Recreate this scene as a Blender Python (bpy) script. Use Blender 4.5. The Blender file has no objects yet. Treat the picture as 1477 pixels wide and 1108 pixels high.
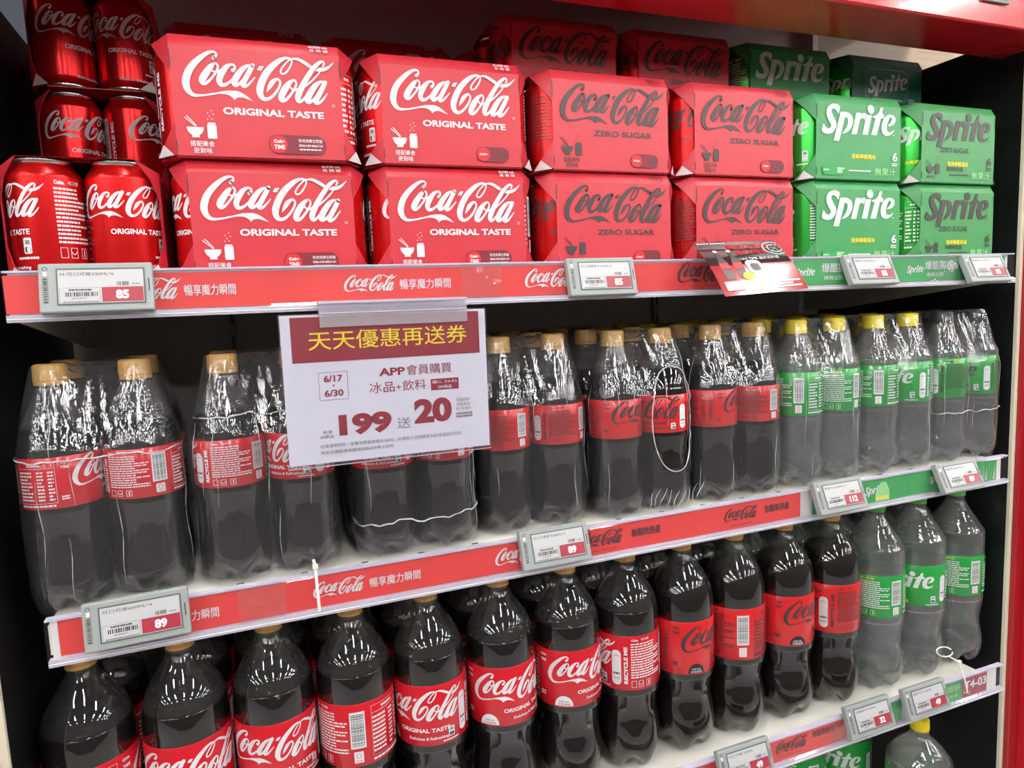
import bpy, bmesh, math, random
from math import sin, cos, pi, radians
from mathutils import Vector, Matrix
from mathutils.geometry import tessellate_polygon
random.seed(7)
SC = bpy.context.scene
COL = SC.collection

# ------------------------------------------------------------------ camera
FPX = 988.2
YAW, PITCH, ROLL = 0.3648, 0.1126, -0.0424
CAM = Vector((0.0472, -0.7712, -0.0415))
fwd = Vector((sin(YAW)*cos(PITCH), cos(YAW)*cos(PITCH), -sin(PITCH)))
rt0 = Vector((cos(YAW), -sin(YAW), 0)); up0 = rt0.cross(fwd)
rt = cos(ROLL)*rt0 + sin(ROLL)*up0; up = -sin(ROLL)*rt0 + cos(ROLL)*up0
cd = bpy.data.cameras.new('camera'); cam = bpy.data.objects.new('camera', cd); COL.objects.link(cam)
m = Matrix((rt, up, -fwd)).transposed().to_4x4(); m.translation = CAM
cam.matrix_world = m
cd.sensor_width = 36.0; cd.lens = 36.0*FPX/1477; cd.clip_start = 0.01; cd.clip_end = 60
SC.camera = cam

def at(px, py, y):
    """the point of the plane at depth y that the photograph shows at pixel px, py"""
    d = fwd + rt*((px-738.5)/FPX) - up*((py-554)/FPX)
    return CAM + d*((y-CAM.y)/d.y)

# ------------------------------------------------------------------ world, exposure
W = bpy.data.worlds.new('world'); SC.world = W; W.use_nodes = True
W.node_tree.nodes['Background'].inputs[0].default_value = (0.80, 0.86, 1.0, 1)
W.node_tree.nodes['Background'].inputs[1].default_value = 0.12
TUBE = 58.0            # strength of the store's ceiling tubes
SC.view_settings.view_transform = 'Standard'; SC.view_settings.look = 'None'
SC.view_settings.exposure = 0.0; SC.view_settings.gamma = 1.0
SC.view_settings.use_curve_mapping = False
SC.cycles.transparent_max_bounces = 40
SC.cycles.max_bounces = 10; SC.cycles.transmission_bounces = 10
SC.cycles.caustics_reflective = False; SC.cycles.caustics_refractive = False

# ------------------------------------------------------------------ materials
MATS = {}
def nodes(name):
    m = bpy.data.materials.new(name); m.use_nodes = True; MATS[name] = m
    nt = m.node_tree; return m, nt, nt.nodes['Principled BSDF']
def mat(name, col, rough=0.5, metal=0.0, spec=0.5, coat=0.0, bump=0.0, bscale=200, var=0.0, vscale=20, emit=0, coat_rough=0.1, stretch=None):
    m, nt, b = nodes(name)
    b.inputs['Base Color'].default_value = (*col, 1); b.inputs['Roughness'].default_value = rough
    b.inputs['Metallic'].default_value = metal; b.inputs['Specular IOR Level'].default_value = spec
    b.inputs['Coat Weight'].default_value = coat; b.inputs['Coat Roughness'].default_value = coat_rough
    if emit:
        b.inputs['Emission Color'].default_value = (*col, 1); b.inputs['Emission Strength'].default_value = emit
    if bump or var:
        tc = nt.nodes.new('ShaderNodeTexCoord'); mp = nt.nodes.new('ShaderNodeMapping')
        nt.links.new(tc.outputs['Object'], mp.inputs[0])
        if stretch: mp.inputs['Scale'].default_value = stretch
    if bump:
        n = nt.nodes.new('ShaderNodeTexNoise'); n.inputs['Scale'].default_value = bscale; n.inputs['Detail'].default_value = 3
        bp = nt.nodes.new('ShaderNodeBump'); bp.inputs['Strength'].default_value = bump; bp.inputs['Distance'].default_value = 0.001
        nt.links.new(mp.outputs[0], n.inputs['Vector']); nt.links.new(n.outputs['Fac'], bp.inputs['Height'])
        nt.links.new(bp.outputs['Normal'], b.inputs['Normal'])
        if coat: nt.links.new(bp.outputs['Normal'], b.inputs['Coat Normal'])
    if var:
        n = nt.nodes.new('ShaderNodeTexNoise'); n.inputs['Scale'].default_value = vscale; n.inputs['Detail'].default_value = 4
        nt.links.new(mp.outputs[0], n.inputs['Vector'])
        r = nt.nodes.new('ShaderNodeMapRange'); r.inputs[1].default_value = 0.3; r.inputs[2].default_value = 0.7
        r.inputs[3].default_value = 1-var; r.inputs[4].default_value = 1+var
        nt.links.new(n.outputs['Fac'], r.inputs[0])
        mx = nt.nodes.new('ShaderNodeVectorMath'); mx.operation = 'SCALE'; mx.inputs[0].default_value = col
        nt.links.new(r.outputs[0], mx.inputs['Scale']); nt.links.new(mx.outputs[0], b.inputs['Base Color'])
    return m
def film_mat(name, tint, gloss, rough, milk, milkcol, bump=0.0, bscale=60, stretch=(1, 1, 1), fres=1.45):
    """thin clear plastic: mostly see-through, a rough and a sharp glossy layer and a little milky scatter"""
    m = bpy.data.materials.new(name); m.use_nodes = True; MATS[name] = m
    nt = m.node_tree; nt.nodes.remove(nt.nodes['Principled BSDF']); out = nt.nodes['Material Output']
    tr = nt.nodes.new('ShaderNodeBsdfTransparent'); tr.inputs[0].default_value = (*tint, 1)
    gl = nt.nodes.new('ShaderNodeBsdfAnisotropic') if False else nt.nodes.new('ShaderNodeBsdfGlossy')
    gl.inputs['Roughness'].default_value = rough; gl.inputs['Color'].default_value = (1, 1, 1, 1)
    fr = nt.nodes.new('ShaderNodeFresnel'); fr.inputs[0].default_value = fres
    ad = nt.nodes.new('ShaderNodeMath'); ad.operation = 'ADD'; ad.inputs[1].default_value = gloss; ad.use_clamp = True
    ge = nt.nodes.new('ShaderNodeNewGeometry'); mi = nt.nodes.new('ShaderNodeMapRange')     # a thin sheet reflects alike from both sides
    mi.inputs[3].default_value = fres; mi.inputs[4].default_value = 1/fres
    nt.links.new(ge.outputs['Backfacing'], mi.inputs[0]); nt.links.new(mi.outputs[0], fr.inputs[0])
    nt.links.new(fr.outputs[0], ad.inputs[0])
    m1 = nt.nodes.new('ShaderNodeMixShader'); nt.links.new(ad.outputs[0], m1.inputs[0])
    nt.links.new(tr.outputs[0], m1.inputs[1]); nt.links.new(gl.outputs[0], m1.inputs[2])
    last = m1
    if milk:
        df = nt.nodes.new('ShaderNodeBsdfDiffuse'); df.inputs[0].default_value = (*milkcol, 1)
        m2 = nt.nodes.new('ShaderNodeMixShader'); m2.inputs[0].default_value = milk
        nt.links.new(m1.outputs[0], m2.inputs[1]); nt.links.new(df.outputs[0], m2.inputs[2]); last = m2
    if bump:
        tc = nt.nodes.new('ShaderNodeTexCoord'); mp = nt.nodes.new('ShaderNodeMapping'); mp.inputs['Scale'].default_value = stretch
        n = nt.nodes.new('ShaderNodeTexNoise'); n.inputs['Scale'].default_value = bscale; n.inputs['Detail'].default_value = 4
        bp = nt.nodes.new('ShaderNodeBump'); bp.inputs['Strength'].default_value = bump; bp.inputs['Distance'].default_value = 0.002
        nt.links.new(tc.outputs['Object'], mp.inputs[0]); nt.links.new(mp.outputs[0], n.inputs['Vector'])
        nt.links.new(n.outputs['Fac'], bp.inputs['Height'])
        nt.links.new(bp.outputs['Normal'], gl.inputs['Normal']); nt.links.new(bp.outputs['Normal'], fr.inputs['Normal'])
    nt.links.new(last.outputs[0], out.inputs[0])
    return m
def liquid_mat(name, col, ior):
    m, nt, b = nodes(name)
    b.inputs['Base Color'].default_value = (*col, 1); b.inputs['Roughness'].default_value = 0.0
    b.inputs['IOR'].default_value = ior; b.inputs['Transmission Weight'].default_value = 1.0
    return m

mat('carton_red', (0.56, 0.020, 0.036), 0.42, spec=0.6, bump=0.25, bscale=14, var=0.04, vscale=30)
mat('carton_zero', (0.58, 0.028, 0.045), 0.42, spec=0.6, bump=0.25, bscale=14, var=0.04, vscale=30)
mat('carton_green', (0.040, 0.30, 0.085), 0.42, spec=0.6, bump=0.25, bscale=14, var=0.05, vscale=30)
mat('carton_green_zero', (0.048, 0.29, 0.080), 0.42, spec=0.6, bump=0.25, bscale=14, var=0.05, vscale=30)
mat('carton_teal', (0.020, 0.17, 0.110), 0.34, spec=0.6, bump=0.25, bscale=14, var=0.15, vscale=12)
mat('board_white', (0.62, 0.55, 0.55), 0.7)
mat('can_red', (0.72, 0.010, 0.012), 0.22, metal=0.65, bump=0.35, bscale=9, stretch=(9, 9, .3))
mat('can_green', (0.04, 0.50, 0.06), 0.22, metal=0.65, bump=0.35, bscale=9, stretch=(9, 9, .3))
mat('aluminium', (0.72, 0.72, 0.73), 0.25, metal=1.0)
mat('ink_white', (0.72, 0.73, 0.76), 0.45)
mat('ink_cream', (0.74, 0.62, 0.60), 0.5)
mat('ink_black', (0.028, 0.020, 0.022), 0.40)
mat('ink_dark', (0.055, 0.040, 0.042), 0.40)
mat('ink_maroon', (0.20, 0.012, 0.025), 0.45)
mat('ink_wine', (0.29, 0.008, 0.022), 0.5)
mat('ink_grey', (0.22, 0.22, 0.24), 0.5)
mat('ink_yellow', (0.90, 0.72, 0.010), 0.45)
mat('ink_pale_green', (0.35, 0.72, 0.32), 0.45)
mat('ink_red', (0.66, 0.012, 0.020), 0.42)
mat('ink_green', (0.02, 0.34, 0.07), 0.42)
mat('ink_silver', (0.40, 0.42, 0.46), 0.3, metal=0.5)
mat('ink_navy', (0.02, 0.03, 0.07), 0.4)
mat('ink_skin', (0.45, 0.16, 0.09), 0.5)
mat('label_red', (0.62, 0.010, 0.022), 0.24, coat=0.4, bump=0.1, bscale=30)
mat('label_zero', (0.66, 0.014, 0.020), 0.24, coat=0.4, bump=0.1, bscale=30)
mat('label_green', (0.020, 0.33, 0.055), 0.24, coat=0.4, bump=0.1, bscale=30)
mat('cap_gold', (0.62, 0.36, 0.11), 0.42, var=0.15, vscale=60, stretch=(6, 6, 1))
mat('cap_yellow', (0.86, 0.68, 0.015), 0.4)
mat('cap_green', (0.12, 0.50, 0.10), 0.4)
mat('cap_clear_black', (0.03, 0.035, 0.035), 0.35)
mat('cola', (0.006, 0.0035, 0.003), 0.05, spec=0.55)
m_w, nt, b_w = nodes('soda_water')
b_w.inputs['Base Color'].default_value = (0.96, 0.99, 0.97, 1); b_w.inputs['Roughness'].default_value = 0.0; b_w.inputs['IOR'].default_value = 1.33; b_w.inputs['Transmission Weight'].default_value = 1.0
tr_w = nt.nodes.new('ShaderNodeBsdfTransparent'); tr_w.inputs[0].default_value = (0.95, 0.97, 0.96, 1)
df_w = nt.nodes.new('ShaderNodeBsdfDiffuse'); df_w.inputs[0].default_value = (0.75, 0.82, 0.80, 1)      # pale haze mixed in to brighten the water, in place of light passing through
mx_w = nt.nodes.new('ShaderNodeMixShader'); mx_w.inputs[0].default_value = 0.45
my_w = nt.nodes.new('ShaderNodeMixShader'); my_w.inputs[0].default_value = 0.040
nt.links.new(b_w.outputs[0], mx_w.inputs[1]); nt.links.new(tr_w.outputs[0], mx_w.inputs[2])
nt.links.new(mx_w.outputs[0], my_w.inputs[1]); nt.links.new(df_w.outputs[0], my_w.inputs[2]); nt.links.new(my_w.outputs[0], nt.nodes['Material Output'].inputs[0])
film_mat('pet', (0.93, 0.94, 0.94), 0.02, 0.0, 0.004, (0.8, 0.8, 0.8))
film_mat('pet_neck', (0.86, 0.86, 0.85), 0.03, 0.0, 0.030, (0.6, 0.6, 0.6))
film_mat('pet_hazed', (0.90, 0.90, 0.90), 0.05, 0.03, 0.055, (0.7, 0.72, 0.74), bump=0.4, bscale=90)  # grey mixed into small bottle necks for the haze of wrap and reflections
film_mat('pet_clear', (0.97, 0.98, 0.98), 0.05, 0.01, 0.062, (0.82, 0.85, 0.85), bump=0.35, bscale=70)  # milky share brightens the clear bottles in place of refracted light
film_mat('shrink_film', (0.96, 0.96, 0.97), 0.03, 0.055, 0.022, (0.85, 0.88, 0.95), bump=0.6, bscale=38, stretch=(3, 3, .55))
film_mat('film_bead', (0.7, 0.7, 0.72), 0.30, 0.25, 0.45, (0.9, 0.92, 0.96))
film_mat('clear_rail', (0.96, 0.95, 0.97), 0.0, 0.04, 0.012, (0.9, 0.88, 0.98))
film_mat('clear_lip', (0.86, 0.83, 0.93), 0.12, 0.10, 0.42, (0.84, 0.82, 0.95))
film_mat('clear_holder', (0.93, 0.91, 0.95), 0.10, 0.06, 0.16, (0.9, 0.88, 0.95))
film_mat('clear_tape', (0.95, 0.95, 0.95), 0.03, 0.08, 0.03, (0.95, 0.95, 0.95), bump=1.0, bscale=45)
mat('strip_red', (0.80, 0.060, 0.055), 0.38, coat=0.3, var=0.03, vscale=30)
mat('strip_green', (0.055, 0.40, 0.11), 0.38, coat=0.3, var=0.05, vscale=40)
mat('tag_grey', (0.30, 0.325, 0.315), 0.42, bump=0.05, bscale=300)
mat('tag_dark', (0.10, 0.11, 0.11), 0.5)
mat('screen', (0.50, 0.51, 0.52), 0.30, coat=0.8, coat_rough=0.04)
mat('screen_red', (0.36, 0.035, 0.055), 0.35, coat=0.5)
mat('sign_paper', (0.72, 0.74, 0.82), 0.45, coat=0.15)
mat('flyer_paper', (0.03, 0.022, 0.024), 0.10, coat=1.0, coat_rough=0.03)
mat('flyer_red', (0.33, 0.02, 0.02), 0.10, coat=1.0, coat_rough=0.03)
mat('shelf_steel', (0.76, 0.74, 0.67), 0.45, var=0.05, vscale=25, bump=0.05, bscale=200)
mat('bracket_steel', (0.40, 0.38, 0.33), 0.5)
mat('back_panel', (0.74, 0.72, 0.70), 0.6, var=0.06, vscale=6)
mat('cream_edge', (0.72, 0.66, 0.52), 0.5)
mat('black_panel', (0.006, 0.006, 0.007), 0.35, bump=0.2, bscale=60)
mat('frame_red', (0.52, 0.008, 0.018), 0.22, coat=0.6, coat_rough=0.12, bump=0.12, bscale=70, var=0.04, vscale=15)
mat('frame_red_shaded', (0.36, 0.006, 0.012), 0.3, coat=0.4, bump=0.1, bscale=60)  # the frame's red darkened, with the shade of the post's side face in the colour
mat('white_plastic', (0.78, 0.78, 0.76), 0.4)
mat('vent_grey', (0.22, 0.25, 0.25), 0.5)
mat('floor_tile', (0.36, 0.36, 0.35), 0.25, var=0.08, vscale=2)
mat('aisle_dark', (0.16, 0.14, 0.13), 0.8, var=0.5, vscale=6)
mat('ceiling_white', (0.10, 0.10, 0.10), 0.8)
mat('tube', (1, 0.98, 0.95), emit=TUBE)
# wood: procedural grain
m_, nt, b_ = nodes('wood')
tc = nt.nodes.new('ShaderNodeTexCoord'); mp = nt.nodes.new('ShaderNodeMapping'); mp.inputs['Scale'].default_value = (4, 4, 60)
nz = nt.nodes.new('ShaderNodeTexNoise'); nz.inputs['Scale'].default_value = 3; nz.inputs['Detail'].default_value = 6
cr = nt.nodes.new('ShaderNodeValToRGB'); cr.color_ramp.elements[0].color = (0.30, 0.20, 0.12, 1); cr.color_ramp.elements[1].color = (0.50, 0.38, 0.25, 1)
nt.links.new(tc.outputs['Object'], mp.inputs[0]); nt.links.new(mp.outputs[0], nz.inputs['Vector'])
nt.links.new(nz.outputs['Fac'], cr.inputs[0]); nt.links.new(cr.outputs[0], b_.inputs['Base Color'])

# ------------------------------------------------------------------ mesh building
class MB:
    def __init__(s): s.v = []; s.f = []; s.m = []; s.names = []
    def mi(s, n):
        if n not in s.names: s.names.append(n)
        return s.names.index(n)
    def add(s, vs, fs, mn):
        o = len(s.v); k = s.mi(mn); s.v += [tuple(p) for p in vs]
        for f in fs: s.f.append(tuple(i+o for i in f)); s.m.append(k)
    def box(s, x0, x1, y0, y1, z0, z1, mn):
        s.add([(x0,y0,z0),(x1,y0,z0),(x1,y1,z0),(x0,y1,z0),(x0,y0,z1),(x1,y0,z1),(x1,y1,z1),(x0,y1,z1)],
              [(0,3,2,1),(4,5,6,7),(0,1,5,4),(1,2,6,5),(2,3,7,6),(3,0,4,7)], mn)
    def quad(s, a, b, c, d, mn): s.add([a,b,c,d], [(0,1,2,3)], mn)
    def tube(s, pts, r, mn, n=6, taper=None):
        pts = [Vector(p) for p in pts]; vs = []; fs = []
        for i, p in enumerate(pts):
            t = (pts[min(i+1,len(pts)-1)]-pts[max(i-1,0)]).normalized()
            a = t.cross(Vector((0,0,1)));
            if a.length < 1e-3: a = t.cross(Vector((0,1,0)))
            a.normalize(); b = t.cross(a)
            rr = r if taper is None else r*taper[i]
            for k in range(n): vs.append(p + (a*cos(2*pi*k/n)+b*sin(2*pi*k/n))*rr)
        for i in range(len(pts)-1):
            for k in range(n): fs.append((i*n+k, i*n+(k+1)%n, (i+1)*n+(k+1)%n, (i+1)*n+k))
        fs.append(tuple(range(n))[::-1]); fs.append(tuple((len(pts)-1)*n+k for k in range(n)))
        s.add(vs, fs, mn)
    def mesh(s, name, smooth=False, angle=None):
        me = bpy.data.meshes.new(name); me.from_pydata(s.v, [], s.f)
        for n in s.names: me.materials.append(MATS[n])
        me.polygons.foreach_set('material_index', s.m)
        me.update()
        if smooth:
            me.polygons.foreach_set('use_smooth', [True]*len(s.f))
            if angle: me.set_sharp_from_angle(angle=radians(angle))
        return me
def bevel_mesh(me, w, seg=2):
    bm = bmesh.new(); bm.from_mesh(me)
    bmesh.ops.bevel(bm, geom=[e for e in bm.edges], offset=w, segments=seg, affect='EDGES', profile=0.5)
    bm.to_mesh(me); bm.free(); return me
def lathe(profile, n, mn, mb=None, rfun=None, cap=True):
    """profile: (z, r) list; rfun(z, r, angle) -> (r, dz)"""
    mb = mb or MB(); vs = []; fs = []
    for (z, r) in profile:
        for k in range(n):
            a = 2*pi*k/n; rr, dz = (r, 0) if rfun is None else rfun(z, r, a)
            vs.append((rr*sin(a), -rr*cos(a), z+dz))
    for i in range(len(profile)-1):
        for k in range(n): fs.append((i*n+k, i*n+(k+1)%n, (i+1)*n+(k+1)%n, (i+1)*n+k))
    if cap:
        fs.append(tuple(range(n))[::-1]); fs.append(tuple((len(profile)-1)*n+k for k in range(n)))
    mb.add(vs, fs, mn); return mb
def smooth_profile(pts, sub=4):
    out = []
    for i in range(len(pts)-1):
        p0 = pts[max(i-1,0)]; p1 = pts[i]; p2 = pts[i+1]; p3 = pts[min(i+2,len(pts)-1)]
        for j in range(sub):
            t = j/sub
            out.append(tuple(0.5*((2*p1[k])+(-p0[k]+p2[k])*t+(2*p0[k]-5*p1[k]+4*p2[k]-p3[k])*t*t+(-p0[k]+3*p1[k]-3*p2[k]+p3[k])*t**3) for k in range(len(p1))))
    out.append(tuple(pts[-1])); return out

# ------------------------------------------------------------------ objects, tags
def obj(name, me, parent=None, loc=(0,0,0), rot=(0,0,0)):
    o = bpy.data.objects.new(name, me); COL.objects.link(o); o.location = loc; o.rotation_euler = rot
    if parent: o.parent = parent
    return o
def tag(o, label, cat, group=None):
    o['label'] = label; o['category'] = cat
    if group: o['group'] = group
    return o
def struct(name, me, loc=(0,0,0)):
    o = obj(name, me, None, loc); o['kind'] = 'structure'; return o

# ------------------------------------------------------------------ flat print: pieces in (u, v), later laid on a plane or round a cylinder
class Print:
    def __init__(s): s.p = []; s.q = []                        # pieces (verts, faces, material); q: lifted a hair above the one before
    def add(s, vs, fs, mn, q=0): s.p.append((list(vs), list(fs), mn)); s.q.append(q); return s
    def rect(s, u0, u1, v0, v1, mn):
        n = max(1, int(abs(u1-u0)/0.004)+1) if abs(u1-u0) < 0.2 else 1
        vs = []
        for i in range(n+1):
            u = u0+(u1-u0)*i/n; vs += [(u, v0), (u, v1)]
        return s.add(vs, [(2*i, 2*i+2, 2*i+3, 2*i+1) for i in range(n)], mn)
    def ell(s, u, v, ru, rv, mn, n=16, a0=0, a1=2*pi):
        vs = [(u, v)]+[(u+ru*cos(a0+(a1-a0)*k/n), v+rv*sin(a0+(a1-a0)*k/n)) for k in range(n+1)]
        return s.add(vs, [(0, k+1, k+2) for k in range(n)], mn)
    def frame(s, u0, u1, v0, v1, t, mn):
        s.rect(u0, u1, v0, v0+t, mn); s.rect(u0, u1, v1-t, v1, mn); s.rect(u0, u0+t, v0, v1, mn); return s.rect(u1-t, u1, v0, v1, mn)
    def ring(s, u, v, r, t, mn, n=16):
        vs = []
        for k in range(n):
            a = 2*pi*k/n; vs += [(u+r*cos(a), v+r*sin(a)), (u+(r-t)*cos(a), v+(r-t)*sin(a))]
        return s.add(vs, [(2*k, (2*k+2)%(2*n), (2*k+3)%(2*n), 2*k+1) for k in range(n)], mn)
    def round_rect(s, u0, u1, v0, v1, r, mn, n=5):
        pts = []
        for (cu, cv, a) in ((u1-r, v1-r, 0), (u0+r, v1-r, 90), (u0+r, v0+r, 180), (u1-r, v0+r, 270)):
            for k in range(n+1):
                t = radians(a+90*k/n); pts.append((cu+r*cos(t), cv+r*sin(t)))
        return s.poly(pts, mn)
    def poly(s, pts, mn):
        tri = tessellate_polygon([[Vector((a, b, 0)) for a, b in pts]])
        return s.add(pts, [tuple(t) for t in tri], mn, 1)
    def line(s, pts, mn):                                       # ribbon: (u, v, width)
        P = smooth_profile(pts, 4); vs = []
        for i, (a, b, w) in enumerate(P):
            q = P[min(i+1, len(P)-1)]; r = P[max(i-1, 0)]
            du, dv = q[0]-r[0], q[1]-r[1]; L = math.hypot(du, dv) or 1
            nu, nv = -dv/L*w/2, du/L*w/2; vs += [(a+nu, b+nv), (a-nu, b-nv)]
        s.add(vs, [(2*i, 2*i+1, 2*i+3, 2*i+2) for i in range(len(P)-1)], mn, 1)
        for e in (P[0], P[-1]):
            if e[2] > 0: s.ell(e[0], e[1], e[2]/2, e[2]/2, mn, 10)
        return s
    def put(s, other, u=0, v=0, k=1.0, mn=None, rot=0, ku=None):
        c, q = cos(rot), sin(rot); ku = ku or k
        for (vs, fs, m), lq in zip(other.p, other.q):
            s.add([(u+(a*ku*c-b*k*q), v+(a*ku*q+b*k*c)) for a, b in vs], fs, mn or m, lq)
        return s
    def text(s, body, u, v, h, mn, w=None, bold=0.0, rot=0, align='C'):
        """h: capital height; w: if given, squeeze to this width; u, v: centre"""
        if bold and any(ord(ch) > 0x2e80 for ch in body):            # heavier strokes for dense characters: laid down three times
            dd = h*bold*.55
            for i, (du, dv) in enumerate(((-dd, 0), (dd, 0), (0, dd))): s.text(body, u+du, v+dv, h, mn, w, 0, rot, align); s.q[-1] = 1
            return s
        vs, fs, W0, H0 = text_geo(body, bold)
        k = h/0.72; ku = k if w is None else w/W0
        ou = {'C': -0.5*W0*ku, 'L': 0, 'R': -W0*ku}[align]
        c, q = cos(rot), sin(rot); out = []
        for a, b in vs:
            x = ou+a*ku; y = (b-0.36)*k; out.append((u+x*c-y*q, v+x*q+y*c))
        return s.add(out, fs, mn)
    def blurb(s, u0, u1, v0, v1, rows, mn, seed=1, fill=0.62):
        """lines of print too small to read"""
        rnd = random.Random(seed); h = (v1-v0)/rows
        for i in range(rows):
            v = v1-h*(i+0.5); u = u0; end = u1-(u1-u0)*rnd.choice((0, 0, .05, .3))
            while u < end:
                w = rnd.uniform(.0008, .0035)*max(1, (u1-u0)/.03)
                e = min(end, u+w)
                s.add([(u, v-h*fill/2), (e, v-h*fill/2), (e, v+h*fill/2), (u, v+h*fill/2)], [(0, 1, 2, 3)], mn); u = e+w*.22
        return s
    def bars(s, u0, u1, v0, v1, mn='ink_black', seed=3, n=16, horiz=False):
        rnd = random.Random(seed); L = (v1-v0) if horiz else (u1-u0); t = 0
        ws = [rnd.uniform(.5, 1.6) for _ in range(2*n)]; S = sum(ws)
        for i in range(n):
            a = t; b = t+ws[2*i]/S*L; t = b+ws[2*i+1]/S*L
            if horiz: s.rect(u0, u1, v0+a, v0+b, mn)
            else: s.add([(u0+a, v0), (u0+b, v0), (u0+b, v1), (u0+a, v1)], [(0, 1, 2, 3)], mn)
        return s
    def flat(s, name, lift=0.0003, step=0.00003):
        mb = MB()
        order = {}
        for i, (vs, fs, mn) in enumerate(s.p):
            d = lift+step*s.layer(i)+s.hair(i); mb.add([(a, -d, b) for a, b in vs], fs, mn)
        return mb.mesh(name)
    def hair(s, i):
        if not hasattr(s, '_h') or len(s._h) != len(s.p):
            s._h = []; k = 0
            for q in s.q:
                if q: k += 1
                s._h.append(k*1.2e-6)
        return s._h[i]
    def layer(s, i):
        # same-material runs share a layer
        if not hasattr(s, '_lay') or len(s._lay) != len(s.p):
            s._lay = []; k = 0; prev = None
            for p in s.p:
                if prev is not None and p[2] != prev: k += 1
                s._lay.append(k); prev = p[2]
        return s._lay[i]
    def wrap(s, name, r, lift=0.00025, step=0.00003, maxstep=0.005, clip=None):
        bm = bmesh.new(); mb = MB(); names = []
        for i, (vs, fs, mn) in enumerate(s.p):
            if mn not in names: names.append(mn)
            k = names.index(mn); d = s.layer(i)*step+lift+s.hair(i)
            bv = [bm.verts.new((a, d, b)) for a, b in vs]
            for f in fs:
                if len(set(f)) < 3: continue
                try: fc = bm.faces.new([bv[j] for j in f]); fc.material_index = k
                except ValueError: pass
        if bm.verts:
            lo = min(v.co.x for v in bm.verts); hi = max(v.co.x for v in bm.verts)
            t = lo+maxstep
            while t < hi:
                big = [f for f in bm.faces if (max(v.co.x for v in f.verts)-min(v.co.x for v in f.verts)) > maxstep*1.2
                       and min(v.co.x for v in f.verts) < t < max(v.co.x for v in f.verts)]
                if big:
                    g = set(big)
                    for f in big: g.update(f.verts); g.update(f.edges)
                    bmesh.ops.bisect_plane(bm, geom=list(g), plane_co=(t, 0, 0), plane_no=(1, 0, 0))
                t += maxstep
        for v in bm.verts:
            a = v.co.x/r; rr = r+v.co.y; v.co = (rr*sin(a), -rr*cos(a), v.co.z)
        me = bpy.data.meshes.new(name); bm.to_mesh(me); bm.free()
        for n in names: me.materials.append(MATS[n])
        return me
TG = {}
def text_geo(body, bold):
    key = (body, bold)
    if key in TG: return TG[key]
    c = bpy.data.curves.new('t', 'FONT'); c.body = body; c.resolution_u = 4; c.size = 1.0; c.offset = bold
    o = bpy.data.objects.new('t', c); COL.objects.link(o)
    dg = bpy.context.evaluated_depsgraph_get(); me = bpy.data.meshes.new_from_object(o.evaluated_get(dg))
    vs = [(v.co.x, v.co.y) for v in me.vertices]; fs = [tuple(p.vertices) for p in me.polygons]
    x0 = min(a for a, b in vs); x1 = max(a for a, b in vs)
    vs = [(a-x0, b) for a, b in vs]
    bpy.data.objects.remove(o); bpy.data.meshes.remove(me); bpy.data.curves.remove(c)
    TG[key] = (vs, fs, x1-x0, 0.72); return TG[key]

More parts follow.
